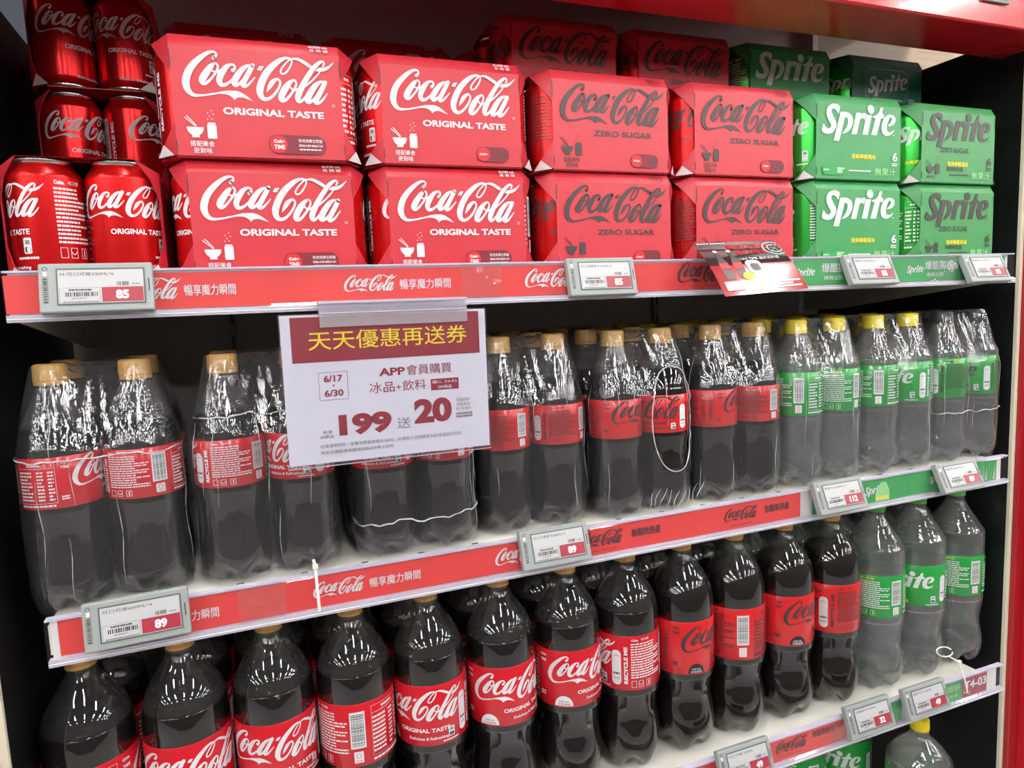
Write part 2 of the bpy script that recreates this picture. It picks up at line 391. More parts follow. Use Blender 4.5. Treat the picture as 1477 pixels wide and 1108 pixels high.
COLA_R=[[(4034,9563,372),(4231,9757,277),(4316,9963,181),(4159,10137,191),(3797,10122,276),(3313,9876,381),(2709,9397,500),(2124,8815,588),(1662,8165,650),(1383,7451,692),(1310,6912,671),(1411,6437,578),(1660,6090,447),(2000,5898,317),(2513,5900,222),(3138,5990,170),(3667,6118,192)],[(4043,9052,213),(3733,8758,468),(3357,8271,595),(2974,7704,663),(2797,7315,583),(2930,7055,361),(3294,7216,266),(3690,7623,213),(4068,8111,203),(4331,8591,192),(4343,8915,192),(4173,9063,202),(3990,9037,213)],[(3663,8537,106),(3851,8310,160),(4157,8253,181),(4533,8390,214),(4871,8688,161)],[(5724,8511,367),(5938,8745,227),(5885,8997,205),(5584,9059,242),(5199,8849,403),(4822,8413,564),(4519,7902,579),(4388,7459,536),(4479,7113,456),(4761,7041,350),(5143,7215,269),(5597,7602,216),(6036,8126,162)],[(7446,9085,191),(7094,9029,300),(6640,8692,462),(6167,8109,570),(5842,7566,596),(5792,7207,515),(5979,7095,326),(6345,7357,245),(6759,7853,218),(7184,8488,196)],[(7638,9127,438),(7171,8323,464),(6737,7577,480),(6557,7207,480),(6691,7014,284),(7026,7186,230),(7435,7601,164),(7762,7983,88)],[(11416,10035,168),(11142,10090,224),(10807,10062,279),(10233,9781,446),(9529,9197,583),(8929,8513,637),(8458,7703,674),(8162,6907,674),(8161,6353,581),(8377,5978,443),(8782,5921,333),(9240,6174,267),(9720,6681,235),(10100,7322,213),(10175,7718,212),(9983,7955,234),(9729,7880,306),(9406,7606,445),(9128,7197,378),(8908,6837,178),(8795,6646,33)],[(11331,10012,140),(10884,9612,145),(10455,9077,156),(10289,8702,167),(10440,8507,179),(10812,8659,179),(11181,9135,180),(11455,9659,157),(11443,10021,157)],[(11191,10000,112),(11585,10061,169),(12089,10064,282),(12688,9788,352),(13285,9426,354)],[(11484,7954,214),(11132,7732,394),(10701,7196,619),(10287,6495,629),(10158,6038,562),(10321,5846,337),(10668,6015,282),(11155,6553,237),(11564,7144,215),(11750,7608,192),(11677,7912,192),(11486,7982,203)],[(11050,7389,113),(11252,7094,169),(11523,6972,192),(11870,7109,204)],[(14554,9573,184),(14689,9856,196),(14546,10020,207),(14234,9915,315),(13683,9418,429),(13053,8578,485),(12477,7688,541),(12019,6837,597),(11807,6258,568),(11882,5895,410),(12180,5953,273),(12548,6334,228),(13045,6907,172)],[(14257,9038,103),(13850,8553,149),(13234,7941,160),(12507,7323,148)],[(14498,7976,202),(14151,7951,288),(13665,7575,488),(13160,6914,602),(12832,6324,630),(12761,5979,544),(12969,5867,344),(13360,6131,258),(13768,6614,219),(14222,7329,208)],[(14657,7930,439),(14205,7100,485),(13747,6327,507),(13576,5945,507),(13736,5766,288),(14127,6008,243),(14504,6433,174),(14836,6856,81)]]
COLA_P=[[(3458,6104),(4204,6317),(4952,6493),(5429,6526),(5907,6542),(6375,6398),(6884,6074),(7413,5628),(6863,5814),(6498,5939),(6070,5922),(5850,5842),(5648,5642),(5508,5874),(5182,6088),(4821,6173),(4296,6165),(3659,6025)],[(8270,9107),(8705,9131),(8426,8684),(8023,8719)],[(13743,9055),(14111,9395),(14601,9423),(15137,9648),(15689,10074),(15619,9915),(15175,9366),(14691,9072),(14166,8963)]]
SPR=[('s',[(4378,9273),(4698,10335),(4357,10622),(3725,10751),(2996,10651),(2378,10267),(2075,9636),(2135,9026),(2507,8356),(2931,7840),(2987,7534),(2730,7251),(2314,7229),(1896,7477),(1558,7996),(1229,6981),(1388,6682),(1908,6492),(2741,6479),(3469,6786),(3932,7429),(4029,7977),(3758,8503),(3278,9170),(3010,9616),(3110,9929),(3422,10063),(3843,9897),(4141,9606)]),('l',[(4740,9681),(5852,9709),(4541,5554),(3486,5584)]),('s',[(5300,9707),(6279,9657),(6873,9341),(7174,8773),(7112,8065),(6643,7297),(5903,6790),(5055,6569),(5315,6878),(5838,7451),(6147,8091),(6191,8639),(5993,8940),(5545,9007)]),('l',[(7781,9707),(8776,9727),(7895,6652),(6891,6658)]),('l',[(8600,9324),(9081,9729),(9713,9743),(9431,8679),(9206,8966),(8824,9023),(8503,8769)]),('l',[(9794,9551),(10817,9532),(10077,6703),(8981,6705)]),('s',[(11263,10270),(11120,10696),(10639,11005),(10094,10829),(9907,10385),(10060,9922),(10560,9659),(11108,9826)]),('l',[(12528,10744),(13053,10737),(12829,9888),(13280,9739),(13205,9176),(12623,9199),(11848,6709),(10739,6711),(11534,9137),(10956,9223),(11062,9427),(11667,9566),(12212,10010)]),('s',[(14516,9868),(15315,9714),(15673,9171),(15461,8595),(14902,8243),(14090,8104),(14108,8281),(14551,8626),(14854,9125),(14755,9424),(14473,9384),(14147,8925),(13882,8269),(13843,7625),(14079,7275),(14589,7260),(15038,7444),(15486,7749),(15047,7122),(14376,6766),(13586,6688),(12959,7019),(12750,7729),(12863,8534),(13293,9277),(13843,9708)]),('s',[(15454,6859),(15280,6971),(15112,6842),(15287,6729)])]

def cola_logo(mn='ink_white'):
    """the script logo, centred, about 1 wide"""
    p = Print(); k = 1/14000.0; cu, cv = 8150, 7600
    for r in COLA_R: p.line([((a-cu)*k, (b-cv)*k, w*k) for a, b, w in r], mn)
    for r in COLA_P: p.poly([((a-cu)*k, (b-cv)*k) for a, b in r], mn)
    return p
def chaikin(pts):
    out = []
    for i, a in enumerate(pts):
        b = pts[(i+1) % len(pts)]; out += [(a[0]*.78+b[0]*.22, a[1]*.78+b[1]*.22), (a[0]*.22+b[0]*.78, a[1]*.22+b[1]*.78)]
    return out
SX = [a for k, r in SPR for a, b in r]; SY = [b for k, r in SPR for a, b in r]
def soda_logo(mn='ink_white'):
    p = Print(); k = 1/(max(SX)-min(SX)); cu = (max(SX)+min(SX))/2; cv = (max(SY)+min(SY))/2
    for kind, r in SPR:
        q = [((a-cu)*k, (b-cv)*k) for a, b in r]
        p.poly(chaikin(q) if kind == 's' else q, mn)
    return p
LOGO_W = cola_logo('ink_white'); LOGO_K = cola_logo('ink_dark'); SODA_W = soda_logo('ink_white'); SODA_K = soda_logo('ink_dark')

# ------------------------------------------------------------------ the setting
YB = 0.44; XW0, XW1 = -0.200, 1.262; ZF = -1.45
def box_struct(name, x0, x1, y0, y1, z0, z1, mn, bev=0):
    mb = MB(); mb.box(x0, x1, y0, y1, z0, z1, mn); me = mb.mesh(name)
    if bev: bevel_mesh(me, bev)
    return struct(name, me)
box_struct('floor', -9, 10, -9, 1.2, ZF-.05, ZF, 'floor_tile')
box_struct('ceiling', -9, 10, -9, 1.2, 1.55, 1.6, 'ceiling_white')
box_struct('wall_far', -9, 10, -3.2, -2.5, ZF, .55, 'aisle_dark')     # the shelving across the aisle
mb = MB(); mb.box(XW0, 1.212, YB, YB+.02, ZF, 0.9, 'back_panel'); mb.box(1.212, XW1+.02, YB, YB+.02, ZF, .25, 'back_panel')
wb = struct('wall_back', mb.mesh('wall_back'))
for x in (0.02, 0.42, 0.82):                                       # slotted uprights of the shelving
    mb = MB(); mb.box(x, x+.012, YB-.012, YB-.0005, ZF, .35, 'bracket_steel')
    for z in [(-1.4+.05*i) for i in range(34)]: mb.box(x+.004, x+.008, YB-.0125, YB-.0119, z, z+.03, 'black_panel')
    obj('slotted_upright', mb.mesh('slotted_upright'), wb)
mb = MB(); mb.box(1.212, 1.226, YB-.03, YB+.02, .25, 0.9, 'white_plastic'); struct('trim_1', mb.mesh('trim_1'))
box_struct('wall_wood', 1.226, 2.4, YB, YB+.02, .25, 0.9, 'wood')
box_struct('wall_left', XW0-.03, XW0, -.010, YB, ZF, .34, 'black_panel')
box_struct('wall_right', XW1, XW1+.03, .010, YB, ZF, .365, 'black_panel')
box_struct('trim_2', XW0-.008, XW0+.0005, -.016, -.009, ZF, .42, 'cream_edge', .001)
box_struct('trim_3', XW1-.0005, XW1+.007, .004, .011, ZF, .36, 'cream_edge', .001)
box_struct('trim_4', XW0-.26, XW0-.008, -.022, .02, ZF, .9, 'frame_red_shaded', .003)
box_struct('trim_5', XW1+.007, XW1+.032, -.004, .03, ZF, .9, 'frame_red_shaded', .002)
box_struct('trim_6', XW1+.032, XW1+.30, -.026, .03, ZF, .9, 'frame_red', .004)
fas = box_struct('trim_7', -1.0, XW1+.30, -.050, .052, .336, .62, 'frame_red', .003)
box_struct('trim_light_block', -1.0, XW1+.30, .052, YB+.02, .600, .62, 'frame_red_shaded')      # unseen top, added to keep light from above off the back rows
for vx in (1.03,):
    g = at(1440, 2, -.051)
    mb = MB(); mb.box(g.x-.035, g.x+.02, -.0545, -.050, g.z-.003, g.z+.02, 'vent_grey')
    for i in range(3): mb.box(g.x-.03, g.x+.015, -.0550, -.0544, g.z+.001+.006*i, g.z+.004+.006*i, 'tag_dark')
    tag(obj('vent_plate', bevel_mesh(mb.mesh('vent_plate'), .0006, 1)), 'small grey plate set into the red fascia at top right', 'plate')

# ceiling tubes of the store (reflected in every bottle)
mb = MB(); mb.box(-.07, .07, -.45, .45, -.02, 0, 'tube'); tube_me = mb.mesh('tube')
mb = MB(); mb.box(-.08, .08, -4.6, 4.2, .0, .03, 'vent_grey'); hous_me = mb.mesh('housing')
for ix in range(10):
    e = obj('light_track', None, None, (-6.6+1.7*ix, -4.0, 1.50))
    tag(e, 'long track of white tube lights under the store ceiling, seen only as reflections', 'light', 'light tracks of the store ceiling')
    for iy in range(6): obj('tube', tube_me, e, (0, 3.7-1.55*iy, 0))
    obj('housing', hous_me, e)

# ------------------------------------------------------------------ shelves
RY = -.012                                                          # the plane of the price rails
SHELVES = [('upper', 0.0, 0.009, -.012), ('middle', -.330, -.3245, -.014), ('lower', -.716, -.692, -.020), ('bottom', -1.165, -1.145, -.03)]
def shelf(which, z, zt, y, label):
    e = obj('display_shelf', None, None, (0.52, .2, z)); tag(e, label, 'shelf', )
    def part(n, me): o = obj(n, me, e, (-.52, -.2, -z)); return o
    x0, x1 = -.156, 1.206
    mb = MB(); mb.box(x0, x1, y+.008, YB-.0126, z-.028, z-.0005, 'shelf_steel'); part('deck', bevel_mesh(mb.mesh('deck'), .0012, 2))
    if which in ('lower', 'middle'):
        mb = MB(); n = 20
        for i in range(n):
            x = x0+.04+i*(x1-x0-.08)/(n-1)
            mb.box(x-.004, x+.004, .012, .0145, z-.0006, z-.0001, 'black_panel')
        part('slot', mb.mesh('slots'))
    for sx in (x0-.002, x1-.001):
        mb = MB(); t = .003
        pr = [(y+.010, z-.004), (YB-.022, z-.004), (YB-.022, z-.077), (YB-.12, z-.074), (y+.010, z-.034)]
        vs = [(sx, a, b) for a, b in pr]+[(sx+t, a, b) for a, b in pr]; k = len(pr)
        mb.add(vs, [tuple(range(k))[::-1], tuple(range(k, 2*k))]+[(i, (i+1) % k, k+(i+1) % k, k+i) for i in range(k)], 'shelf_steel')
        part('bracket', mb.mesh('bracket'))
    # price rail: white backing channel, clear front sheet, lilac lip below
    mb = MB(); mb.box(x0+.002, x1+.002, y+.002, y+.008, zt-.044, zt-.001, 'white_plastic'); part('rail_back', mb.mesh('rail_back'))
    mb = MB(); n = 40
    def rail_pts(i): return x0-.002+(x1+.014-x0)*i/n
    vs = []; prof = [(y-.0005, zt), (y-.0022, zt-.003), (y-.0026, zt-.020), (y-.0026, zt-.037), (y-.0050, zt-.0400)]
    for i in range(n+1):
        vs += [(rail_pts(i), a, b) for a, b in prof]
    k = len(prof)
    mb.add(vs, [(i*k+j, (i+1)*k+j, (i+1)*k+j+1, i*k+j+1) for i in range(n) for j in range(k-1)], 'clear_rail')
    part('rail_cover', mb.mesh('rail_cover'))
    mb = MB(); mb.box(x0-.001, x1+.013, y-.0048, y+.003, zt-.0462, zt-.0395, 'clear_lip'); mb.box(x0-.001, x1+.012, y-.003, y+.006, zt-.0008, zt+.0012, 'clear_lip')
    mb.box(x0-.001, x1+.013, y-.0054, y-.0048, zt-.0436, zt-.0428, 'white_plastic')
    part('rail_lip', mb.mesh('rail_lip'))
    return e
shelf('upper', *SHELVES[0][1:], 'cream steel top shelf with a clear price rail, carrying the cartons')
shelf('middle', *SHELVES[1][1:], 'cream steel middle shelf with a clear price rail, carrying shrink-wrapped bottles')
shelf('lower', *SHELVES[2][1:], 'cream steel lower shelf with a clear price rail, carrying large loose bottles')
shelf('bottom', *SHELVES[3][1:], 'lowest cream shelf, below the frame, under the big green-labelled bottles')

# ------------------------------------------------------------------ printed strips in the rails
def railx(px, py, y): return at(px, py, y).x
def strip(name_label, si, px0, px1, mn, pr, cat='shelf strip', group=None, curl=False):
    which, z, zt, y = SHELVES[si]
    pyf = lambda px: {0: 428-(px-5)*.0300, 1: 915-(px-85)*.178, 2: 1172-(px-600)*.243}[si]
    x0 = railx(px0, pyf(px0), y); x1 = railx(px1, pyf(px1), y)
    mb = MB(); n = 10; vs = []
    for i in range(n+1):
        x = x0+(x1-x0)*i/n; w = .0003*sin(i*1.7+px0)
        vs += [(x-x0, w, 0), (x-x0, w, .0355)]
    mb.add(vs, [(2*i, 2*i+2, 2*i+3, 2*i+1) for i in range(n)], mn)
    o = obj('shelf_strip', mb.mesh('shelf_strip'), None, (x0, y+.0008, zt-.0385))
    tag(o, name_label, cat, group)
    p = Print(); pr(p, lambda px: railx(px, pyf(px), y)-x0, (x1-x0))
    if p.p: obj('strip_print', p.flat('strip_print', .0008), o)
    return o
VC = .0185
def joy(c0, c1, t0, t1, L='w'):
    def f(p, X, w):
        pass
    return f
def pr_top_red(p, X, w):
    for a, b, c, d in ((150, 258, 266, 340), (497, 570, 577, 650), (758, 832, 838, 905)):
        u0, u1 = X(a), X(b); p.put(LOGO_W, (u0+u1)/2, VC, (u1-u0), ku=(u1-u0))
        if c < 800: p.text('暢享魔力瞬間', (X(c)+X(d))/2, VC-.001, .0085, 'ink_white', w=X(d)-X(c), bold=.025)
    u0, u1 = X(978), X(1052); p.put(LOGO_K, (u0+u1)/2, VC+.002, (u1-u0)); p.text('ZERO SUGAR', (u0+u1)/2, VC-.0135, .002, 'ink_dark', w=.045)
    for q in range(26): p.ell(random.uniform(.01, w-.01), random.uniform(.003, .033), .0006, .0006, 'ink_red', 8)
strip('long red shelf strip with white cola script and slogan, under the cartons', 0, 6, 1143, 'strip_red', pr_top_red)
def pr_top_green(p, X, w):
    for a, b in ((1147, 1184), (1308, 1333)):
        p.put(SODA_W, X(a)+.018, VC-.001, .036)
        p.text('爆酷獨檸', X(b)+.032, VC+.005, .0100, 'ink_white', w=.060, bold=.03)
        p.text('檸爽以對', X(b)+.024, VC-.009, .0050, 'ink_white', w=.036, bold=.02)
    p.put(SODA_W, X(1383), VC+.004, .05)
strip('green shelf strip with white soda lettering, right end of the top rail', 0, 1146, 1450, 'strip_green', pr_top_green)
def pr_mid_red(p, X, w):
    p.text('力瞬間', (X(276)+X(315))/2, VC-.002, .0085, 'ink_white', w=X(315)-X(276), bold=.025)
    u0, u1 = X(452), X(525); p.put(LOGO_W, (u0+u1)/2, VC, u1-u0)
    p.text('暢享魔力瞬間', (X(533)+X(606))/2, VC-.001, .0085, 'ink_white', w=X(606)-X(533), bold=.025)
    u0, u1 = X(715), X(785); p.put(LOGO_W, (u0+u1)/2, VC, u1-u0)
    for a, b, c, d in ((838, 898, 911, 953), (1045, 1092, 1103, 1138)):
        u0, u1 = X(a), X(b); p.put(LOGO_K, (u0+u1)/2, VC+.001, (u1-u0)); p.text('無糖無熱量', (X(c)+X(d))/2, VC+.002, .0085, 'ink_dark', w=X(d)-X(c), bold=.035)
        p.text('ZERO SUGAR', (u0+u1)/2, VC-.013, .002, 'ink_dark', w=.04)
strip('long red shelf strip below the shrink-wrapped cola bottles', 1, 84, 1155, 'strip_red', pr_mid_red)
def pr_mid_green(p, X, w):
    p.put(SODA_W, X(1262), VC, .042); p.text('e', X(1240)+.004, VC, .008, 'ink_white')
    p.poly([(X(1263), .001), (X(1283), .001), (X(1283), .016), (X(1278), .030), (X(1270), .030), (X(1263), .016)], 'ink_pale_green')
    p.rect(X(1264), X(1282), .004, .008, 'ink_yellow')
    p.put(SODA_W, X(1352), VC, .035)
strip('green shelf strip with a pale bottle picture, right part of the middle rail', 1, 1172, 1405, 'strip_green', pr_mid_green)
def pr_grass(p, X, w):
    for i in range(14):
        u = random.uniform(.002, w-.006); p.poly([(u, .002), (u+.0016, .002), (u+random.uniform(.002, .006), random.uniform(.02, .034))], 'ink_white' if i % 2 else 'ink_pale_green')
strip('short green and white streaked strip at the right tip of the middle rail', 1, 1409, 1438, 'strip_green', pr_grass)
def pr_low_red(p, X, w):
    p.text('車拆瞬間', X(1010), VC, .0085, 'ink_white', w=.042, bold=.025)
    u0, u1 = X(1120), X(1164); p.put(LOGO_K, (u0+u1)/2, VC+.002, (u1-u0)); p.text('ZERO SUGAR', (u0+u1)/2, VC-.012, .002, 'ink_dark', w=.04)
    p.text('無糖無熱量', (X(1172)+X(1204))/2, VC+.007, .0085, 'ink_dark', w=X(1204)-X(1172), bold=.035)
strip('red shelf strip with black cola script on the lower rail', 2, 900, 1222, 'strip_red', pr_low_red)
strip('plain green strip showing between two price tags of the lower rail', 2, 1270, 1302, 'strip_green', lambda p, X, w: None)
strip('green strip with faint white letters left of the dark red T4 card', 2, 1364, 1388, 'strip_green',
      lambda p, X, w: (p.text('爆酷獨檸', w*.5, VC+.005, .009, 'ink_pale_green', w=w*.8, bold=.03), p.text('檸爽', w*.5, VC-.009, .006, 'ink_pale_green', w=w*.5, bold=.02)))
strip('dark red card reading T4 03 at the right end of the lower rail', 2, 1389, 1424, 'screen_red',
      lambda p, X, w: (p.text('T4-03', w*.52, VC+.003, .014, 'ink_white', w=w*.9, bold=.03), p.text('L', w*.3, VC-.012, .006, 'ink_white')))

# ------------------------------------------------------------------ electronic price tags
def price_tag(label, px, py, y, price, big='M-可口可樂330ML*6', tilt=14, rz=0, w=.096, h=.047, ry=0.0):
    c = at(px, py, y)
    e = obj('price_tag', None, None, c, (radians(-tilt), radians(ry), radians(rz))); tag(e, label, 'price tag', 'electronic price tags clipped to the rails')
    mb = MB(); mb.box(-w/2, w/2, -.005, .005, -h/2, h/2, 'tag_grey'); obj('case', bevel_mesh(mb.mesh('case'), .0016, 2), e)
    s0, s1, t0, t1 = -w*.335, w*.415, -h*.33, h*.36
    mb = MB(); t = .0012
    mb.box(s0-t, s1+t, -.0058, -.0049, t0-t, t0, 'tag_dark'); mb.box(s0-t, s1+t, -.0058, -.0049, t1, t1+t, 'tag_dark')
    mb.box(s0-t, s0, -.0058, -.0049, t0, t1, 'tag_dark'); mb.box(s1, s1+t, -.0058, -.0049, t0, t1, 'tag_dark'); obj('bezel', mb.mesh('bezel'), e)
    mb = MB(); mb.box(s0, s1, -.0055, -.0049, t0, t1, 'screen'); sc = obj('screen', mb.mesh('screen'), e)
    p = Print(); sw = s1-s0; sh = t1-t0
    p.text(big, s0+.002, t1-sh*.14, .0028, 'ink_dark', w=sw*.62, align='L')
    p.bars(s0+sw*.68, s0+sw*.83, t1-sh*.5, t1-sh*.38, n=9); p.blurb(s0+sw*.86, s0+sw*.96, t1-sh*.48, t1-sh*.42, 1, 'ink_grey')
    p.frame(s0+.001, s0+sw*.48, t0+.0006, t0+sh*.46, .0002, 'ink_dark')
    p.blurb(s0+sw*.12, s0+sw*.38, t0+sh*.36, t0+sh*.43, 1, 'ink_dark', 4); p.bars(s0+sw*.08, s0+sw*.46, t0+sh*.2, t0+sh*.33, n=18, seed=5)
    p.blurb(s0+sw*.15, s0+sw*.4, t0+sh*.12, t0+sh*.17, 1, 'ink_grey', 9); p.blurb(s0+sw*.05, s0+sw*.46, t0+sh*.02, t0+sh*.07, 1, 'ink_grey', 19)
    p.rect(s0+sw*.5, s1-.0006, t0+.0008, t0+sh*.46, 'screen_red'); p.text(price, s0+sw*.74, t0+sh*.245, .0078, 'ink_white', bold=.05)
    obj('screen_print', p.flat('screen_print', .0056), sc)
    p = Print(); u = -w/2+.0055
    p.rect(u-.0015, u+.0015, h*.24, h*.34, 'ink_white'); p.ring(u, h*.38, .0022, .0006, 'ink_dark'); p.bars(u-.0013, u+.0013, -h*.3, h*.2, n=12, seed=6, horiz=True); p.frame(u-.002, u+.002, -h*.31, h*.21, .0003, 'ink_dark')
    p.rect(w/2-.004, w/2-.003, -h*.1, h*.16, 'ink_black')
    obj('side_marking', p.flat('side_marking', .0052), e)['kind'] = 'stuff'
    return e
price_tag('grey price tag showing 85 at the left end of the top rail', 142, 416, -.021, '85', w=.094)
price_tag('grey price tag showing 85 at the middle of the top rail', 867, 400, -.021, '85', '可口可樂零卡330ML*6', w=.092)
price_tag('grey price tag with glare, left one of two on the green top strip', 1254, 390, -.024, '85', '雪碧汽水330ML*6', tilt=24, w=.090)
price_tag('grey price tag with glare at the right end of the top rail', 1420, 388, -.024, '85', '雪碧零卡330ML*6', tilt=24, w=.090)
price_tag('grey price tag showing 89 at the left end of the middle rail', 199, 892, -.024, '89', '可口可樂600ML*4', tilt=10, w=.094, ry=-1)
price_tag('grey price tag showing 89 at the centre of the middle rail', 800, 787, -.027, '89', '可口可樂零卡600ML*4', tilt=18, w=.091)
price_tag('grey price tag showing 112 on the middle rail', 1210, 715, -.029, '112', '雪碧汽水600ML*4', tilt=22, w=.090)
price_tag('grey price tag at the right end of the middle rail, reddish price patch', 1382, 687, -.029, '89', '雪碧零卡600ML*4', tilt=26, w=.090)
price_tag('grey price tag showing 49, leftmost on the lower rail', 1074, 1098, -.034, '49', '可口可樂1250ML', tilt=20, w=.090)
price_tag('grey price tag showing 32 on the lower rail', 1253, 1034, -.034, '32', '可樂零卡1250ML', tilt=20, w=.090)
price_tag('grey price tag showing 49 beside the green and T4 cards of the lower rail', 1334, 1008, -.034, '49', '雪碧汽水1250ML', tilt=20, w=.090)

# ------------------------------------------------------------------ cans
CAN_R = .033; CAN_H = .1155
can_prof = [(0, .0235), (.0008, .0255), (.0045, .0275), (.010, .0322), (.0135, .033), (.096, .033), (.1, .0325), (.108, .0275), (.111, .0262)]
def can_mesh(mn):
    mb = MB(); lathe([can_prof[0]]+smooth_profile(can_prof[1:5], 3)+smooth_profile(can_prof[5:], 4), 40, mn, mb); return mb.mesh('can', True, 50)
can_me = {'red': can_mesh('can_red'), 'zero': can_mesh('can_red'), 'green': can_mesh('can_green')}
mb = MB(); lathe([(.1105, .0262), (.1125, .0272), (.1142, .0272), (.1148, .0262), (.1135, .0250), (.1095, .0238), (.1095, .004)], 40, 'aluminium', mb)
mb.tube([(-.008, .004, .1115), (0, .006, .1118), (.008, .004, .1115), (0, -.012, .1115), (-.008, .004, .1115)], .0012, 'aluminium', 5)
lid_me = mb.mesh('lid', True, 40)
mb = MB(); lathe([(.0002, .0232), (.0001, .0258), (.0046, .0278), (.0052, .0274)], 40, 'aluminium', mb, cap=False); base_me = mb.mesh('rim', True)
def ring_print(kind, r, H, v0, big=1.0, mat_logo=None, badge=True, can=False):
    """everything printed round a label: logo at 0 deg, then pill, RECYCLE ME, ingredients, barcode, nutrition"""
    p = Print(); D = lambda d: radians(d)*r; vc = v0+H/2
    ink = 'ink_white' if kind in ('red', 'green') else 'ink_dark'
    lw = .098 if can else D(150)
    t = lw
    if kind in ('red', 'zero'):
        p.put(LOGO_W if kind == 'red' else LOGO_K, 0, vc+(H*.13 if not can else H*.20), t, ku=t)
        sub = 'ORIGINAL TASTE' if kind == 'red' else 'ZERO SUGAR'
        p.text(sub, t*.10, vc-(H*.235 if not can else t*.08), t*(.042 if not can else .05), ink, w=t*(.55 if kind == 'red' else .40), bold=.03)
        p.text('Delicious & Refreshing', t*.14, vc-(H*.37 if not can else t*.42), t*.03, ink, w=t*.42, bold=.02)
    else:
        p.put(SODA_W if kind == 'green' else SODA_K, 0, vc+(H*.10 if not can else H*.18), t*.80)
        p.text('清爽檸檬風味', -t*.1, vc-t*.24, t*.045, 'ink_yellow', w=t*.36, bold=.03)
        if kind == 'greenzero': p.text('ZERO SUGAR', t*.1, vc-t*.18, t*.05, ink, w=t*.4, bold=.01)
    k = r/.0465; kk = H/.08 if not can else H/.075
    if can: kk = 1.15; k = .9
    b0 = v0 if not can else .016; b1 = v0+H if not can else .098; hh = b1-b0
    if badge and not can:
        p.ell(-D(50), b0+.002*kk, .0125*k, .0145*kk, 'ink_white' if kind != 'zero' else 'ink_black', 16, 0, pi)
        ic = 'ink_wine' if kind == 'red' else ('ink_green' if 'green' in kind else 'ink_white')
        p.text('1250 mL', -D(50), b0+.0085*kk, .0022*kk, ic, w=.014*k, bold=.02); p.text('中型瓶裝', -D(50), b0+.0042*kk, .0028*kk, ic, w=.017*k, bold=.02)
    # food mark
    u = D(58); p.round_rect(u-.0042*k, u+.0042*k, b0+.008*kk, b0+.021*kk, .0015, 'ink_white')
    p.round_rect(u-.0032*k, u+.0032*k, b0+.009*kk, b0+.0135*kk, .001, 'ink_dark'); p.rect(u-.0025*k, u+.0025*k, b0+.0155*kk, b0+.019*kk, 'ink_grey')
    p.blurb(u-.012*k, u+.010*k, b0+.003*kk, b0+.006*kk, 1, ink, 8)
    # pill (its code left out)
    if can: A = dict(ing=(104, 158), bar=(206, 226), nut=(164, 200), rec=238)
    else: A = dict(ing=(107, 170), bar=(174, 196), nut=(206, 262), rec=98)
    u = D(82) if not can else 0
    if not can: p.round_rect(u-.0065*k, u+.0065*k, b0+.10*hh, b0+.74*hh, .006*min(k, 1), 'ink_white')
    if not can: p.text('COKE+' if 'green' not in kind else 'SPRITE+', u, b0+.64*hh, .0016*kk, 'ink_wine' if 'green' not in kind else 'ink_green', w=.008*k, bold=.03)
    if not can: p.text('喝可樂', u, b0+.22*hh, .0022*kk, 'ink_dark', w=.008*k, bold=.02)
    if not can: p.blurb(u-.0048*k, u+.0048*k, b0+.28*hh, b0+.34*hh, 1, 'ink_dark', 3)
    # recycle me
    p.text('RECYCLE ME', D(A['rec']), b0+.47*hh, .0048*k, ink, w=.68*hh, bold=.045, rot=pi/2)
    # ingredients
    u0, u1 = D(A['ing'][0]), D(A['ing'][1])
    p.text('Coke.' if 'green' not in kind else 'Sprite', u0+.006*k, b0+.93*hh, .0030*kk, ink, w=.010*k, bold=.04)
    p.text('可口可樂' if 'green' not in kind else '雪碧', u0+.021*k, b0+.93*hh, .0028*kk, ink if 'green' not in kind else 'ink_yellow', w=.012*k, bold=.03)
    p.blurb(u0, u1, b0+.22*hh, b0+.88*hh, 14, ink, 11, .5)
    for i, uu in enumerate((u0+.004*k, u0+.014*k, u0+.026*k)):
        p.frame(uu-.0035*k, uu+.0035*k, b0+.06*hh, b0+.18*hh, .0004, ink)
    p.line([(u0+.011*k, b0+.13*hh, .0006), (u0+.014*k, b0+.10*hh, .0006), (u0+.017*k, b0+.14*hh, .0006)], ink); p.rect(u0+.0255*k, u0+.0268*k, b0+.08*hh, b0+.16*hh, ink)
    # barcode + recycling mark
    u0, u1 = D(A['bar'][0]), D(A['bar'][1])
    p.rect(u0, u1, b0+.30*hh, b0+.88*hh, 'ink_white'); p.bars(u0+.0015, u1-.0015, b0+.33*hh, b0+.85*hh, 'ink_black', n=22, horiz=True)
    p.round_rect(u0+.003*k, u0+.014*k, b0+.07*hh, b0+.25*hh, .001, 'ink_white'); p.ring((u0+u0+.017*k)/2, b0+.18*hh, .0032*k, .0007*k, 'ink_red', 12)
    p.text('TOP', (u0+u0+.017*k)/2, b0+.10*hh, .0026*kk, 'ink_red', w=.007*k, bold=.02)
    # nutrition table
    u0, u1 = D(A['nut'][0]), D(A['nut'][1])
    p.frame(u0, u1, b0+.12*hh, b0+.92*hh, .0003, ink); p.rect(u0, u1, b0+.80*hh, b0+.803*hh+.0002, ink)
    p.blurb(u0+.3*(u1-u0), u0+.7*(u1-u0), b0+.83*hh, b0+.89*hh, 1, ink, 23)
    p.blurb(u0+.001, u0+.42*(u1-u0), b0+.16*hh, b0+.76*hh, 9, ink, 31, .5); p.blurb(u0+.55*(u1-u0), u0+.72*(u1-u0), b0+.16*hh, b0+.76*hh, 9, ink, 32, .5); p.blurb(u0+.82*(u1-u0), u0+.96*(u1-u0), b0+.16*hh, b0+.76*hh, 9, ink, 33, .5)
    p.blurb(u0, u1, b0+.04*hh, b0+.10*hh, 1, ink, 35, .6)
    if can: return p
    u = D(275)
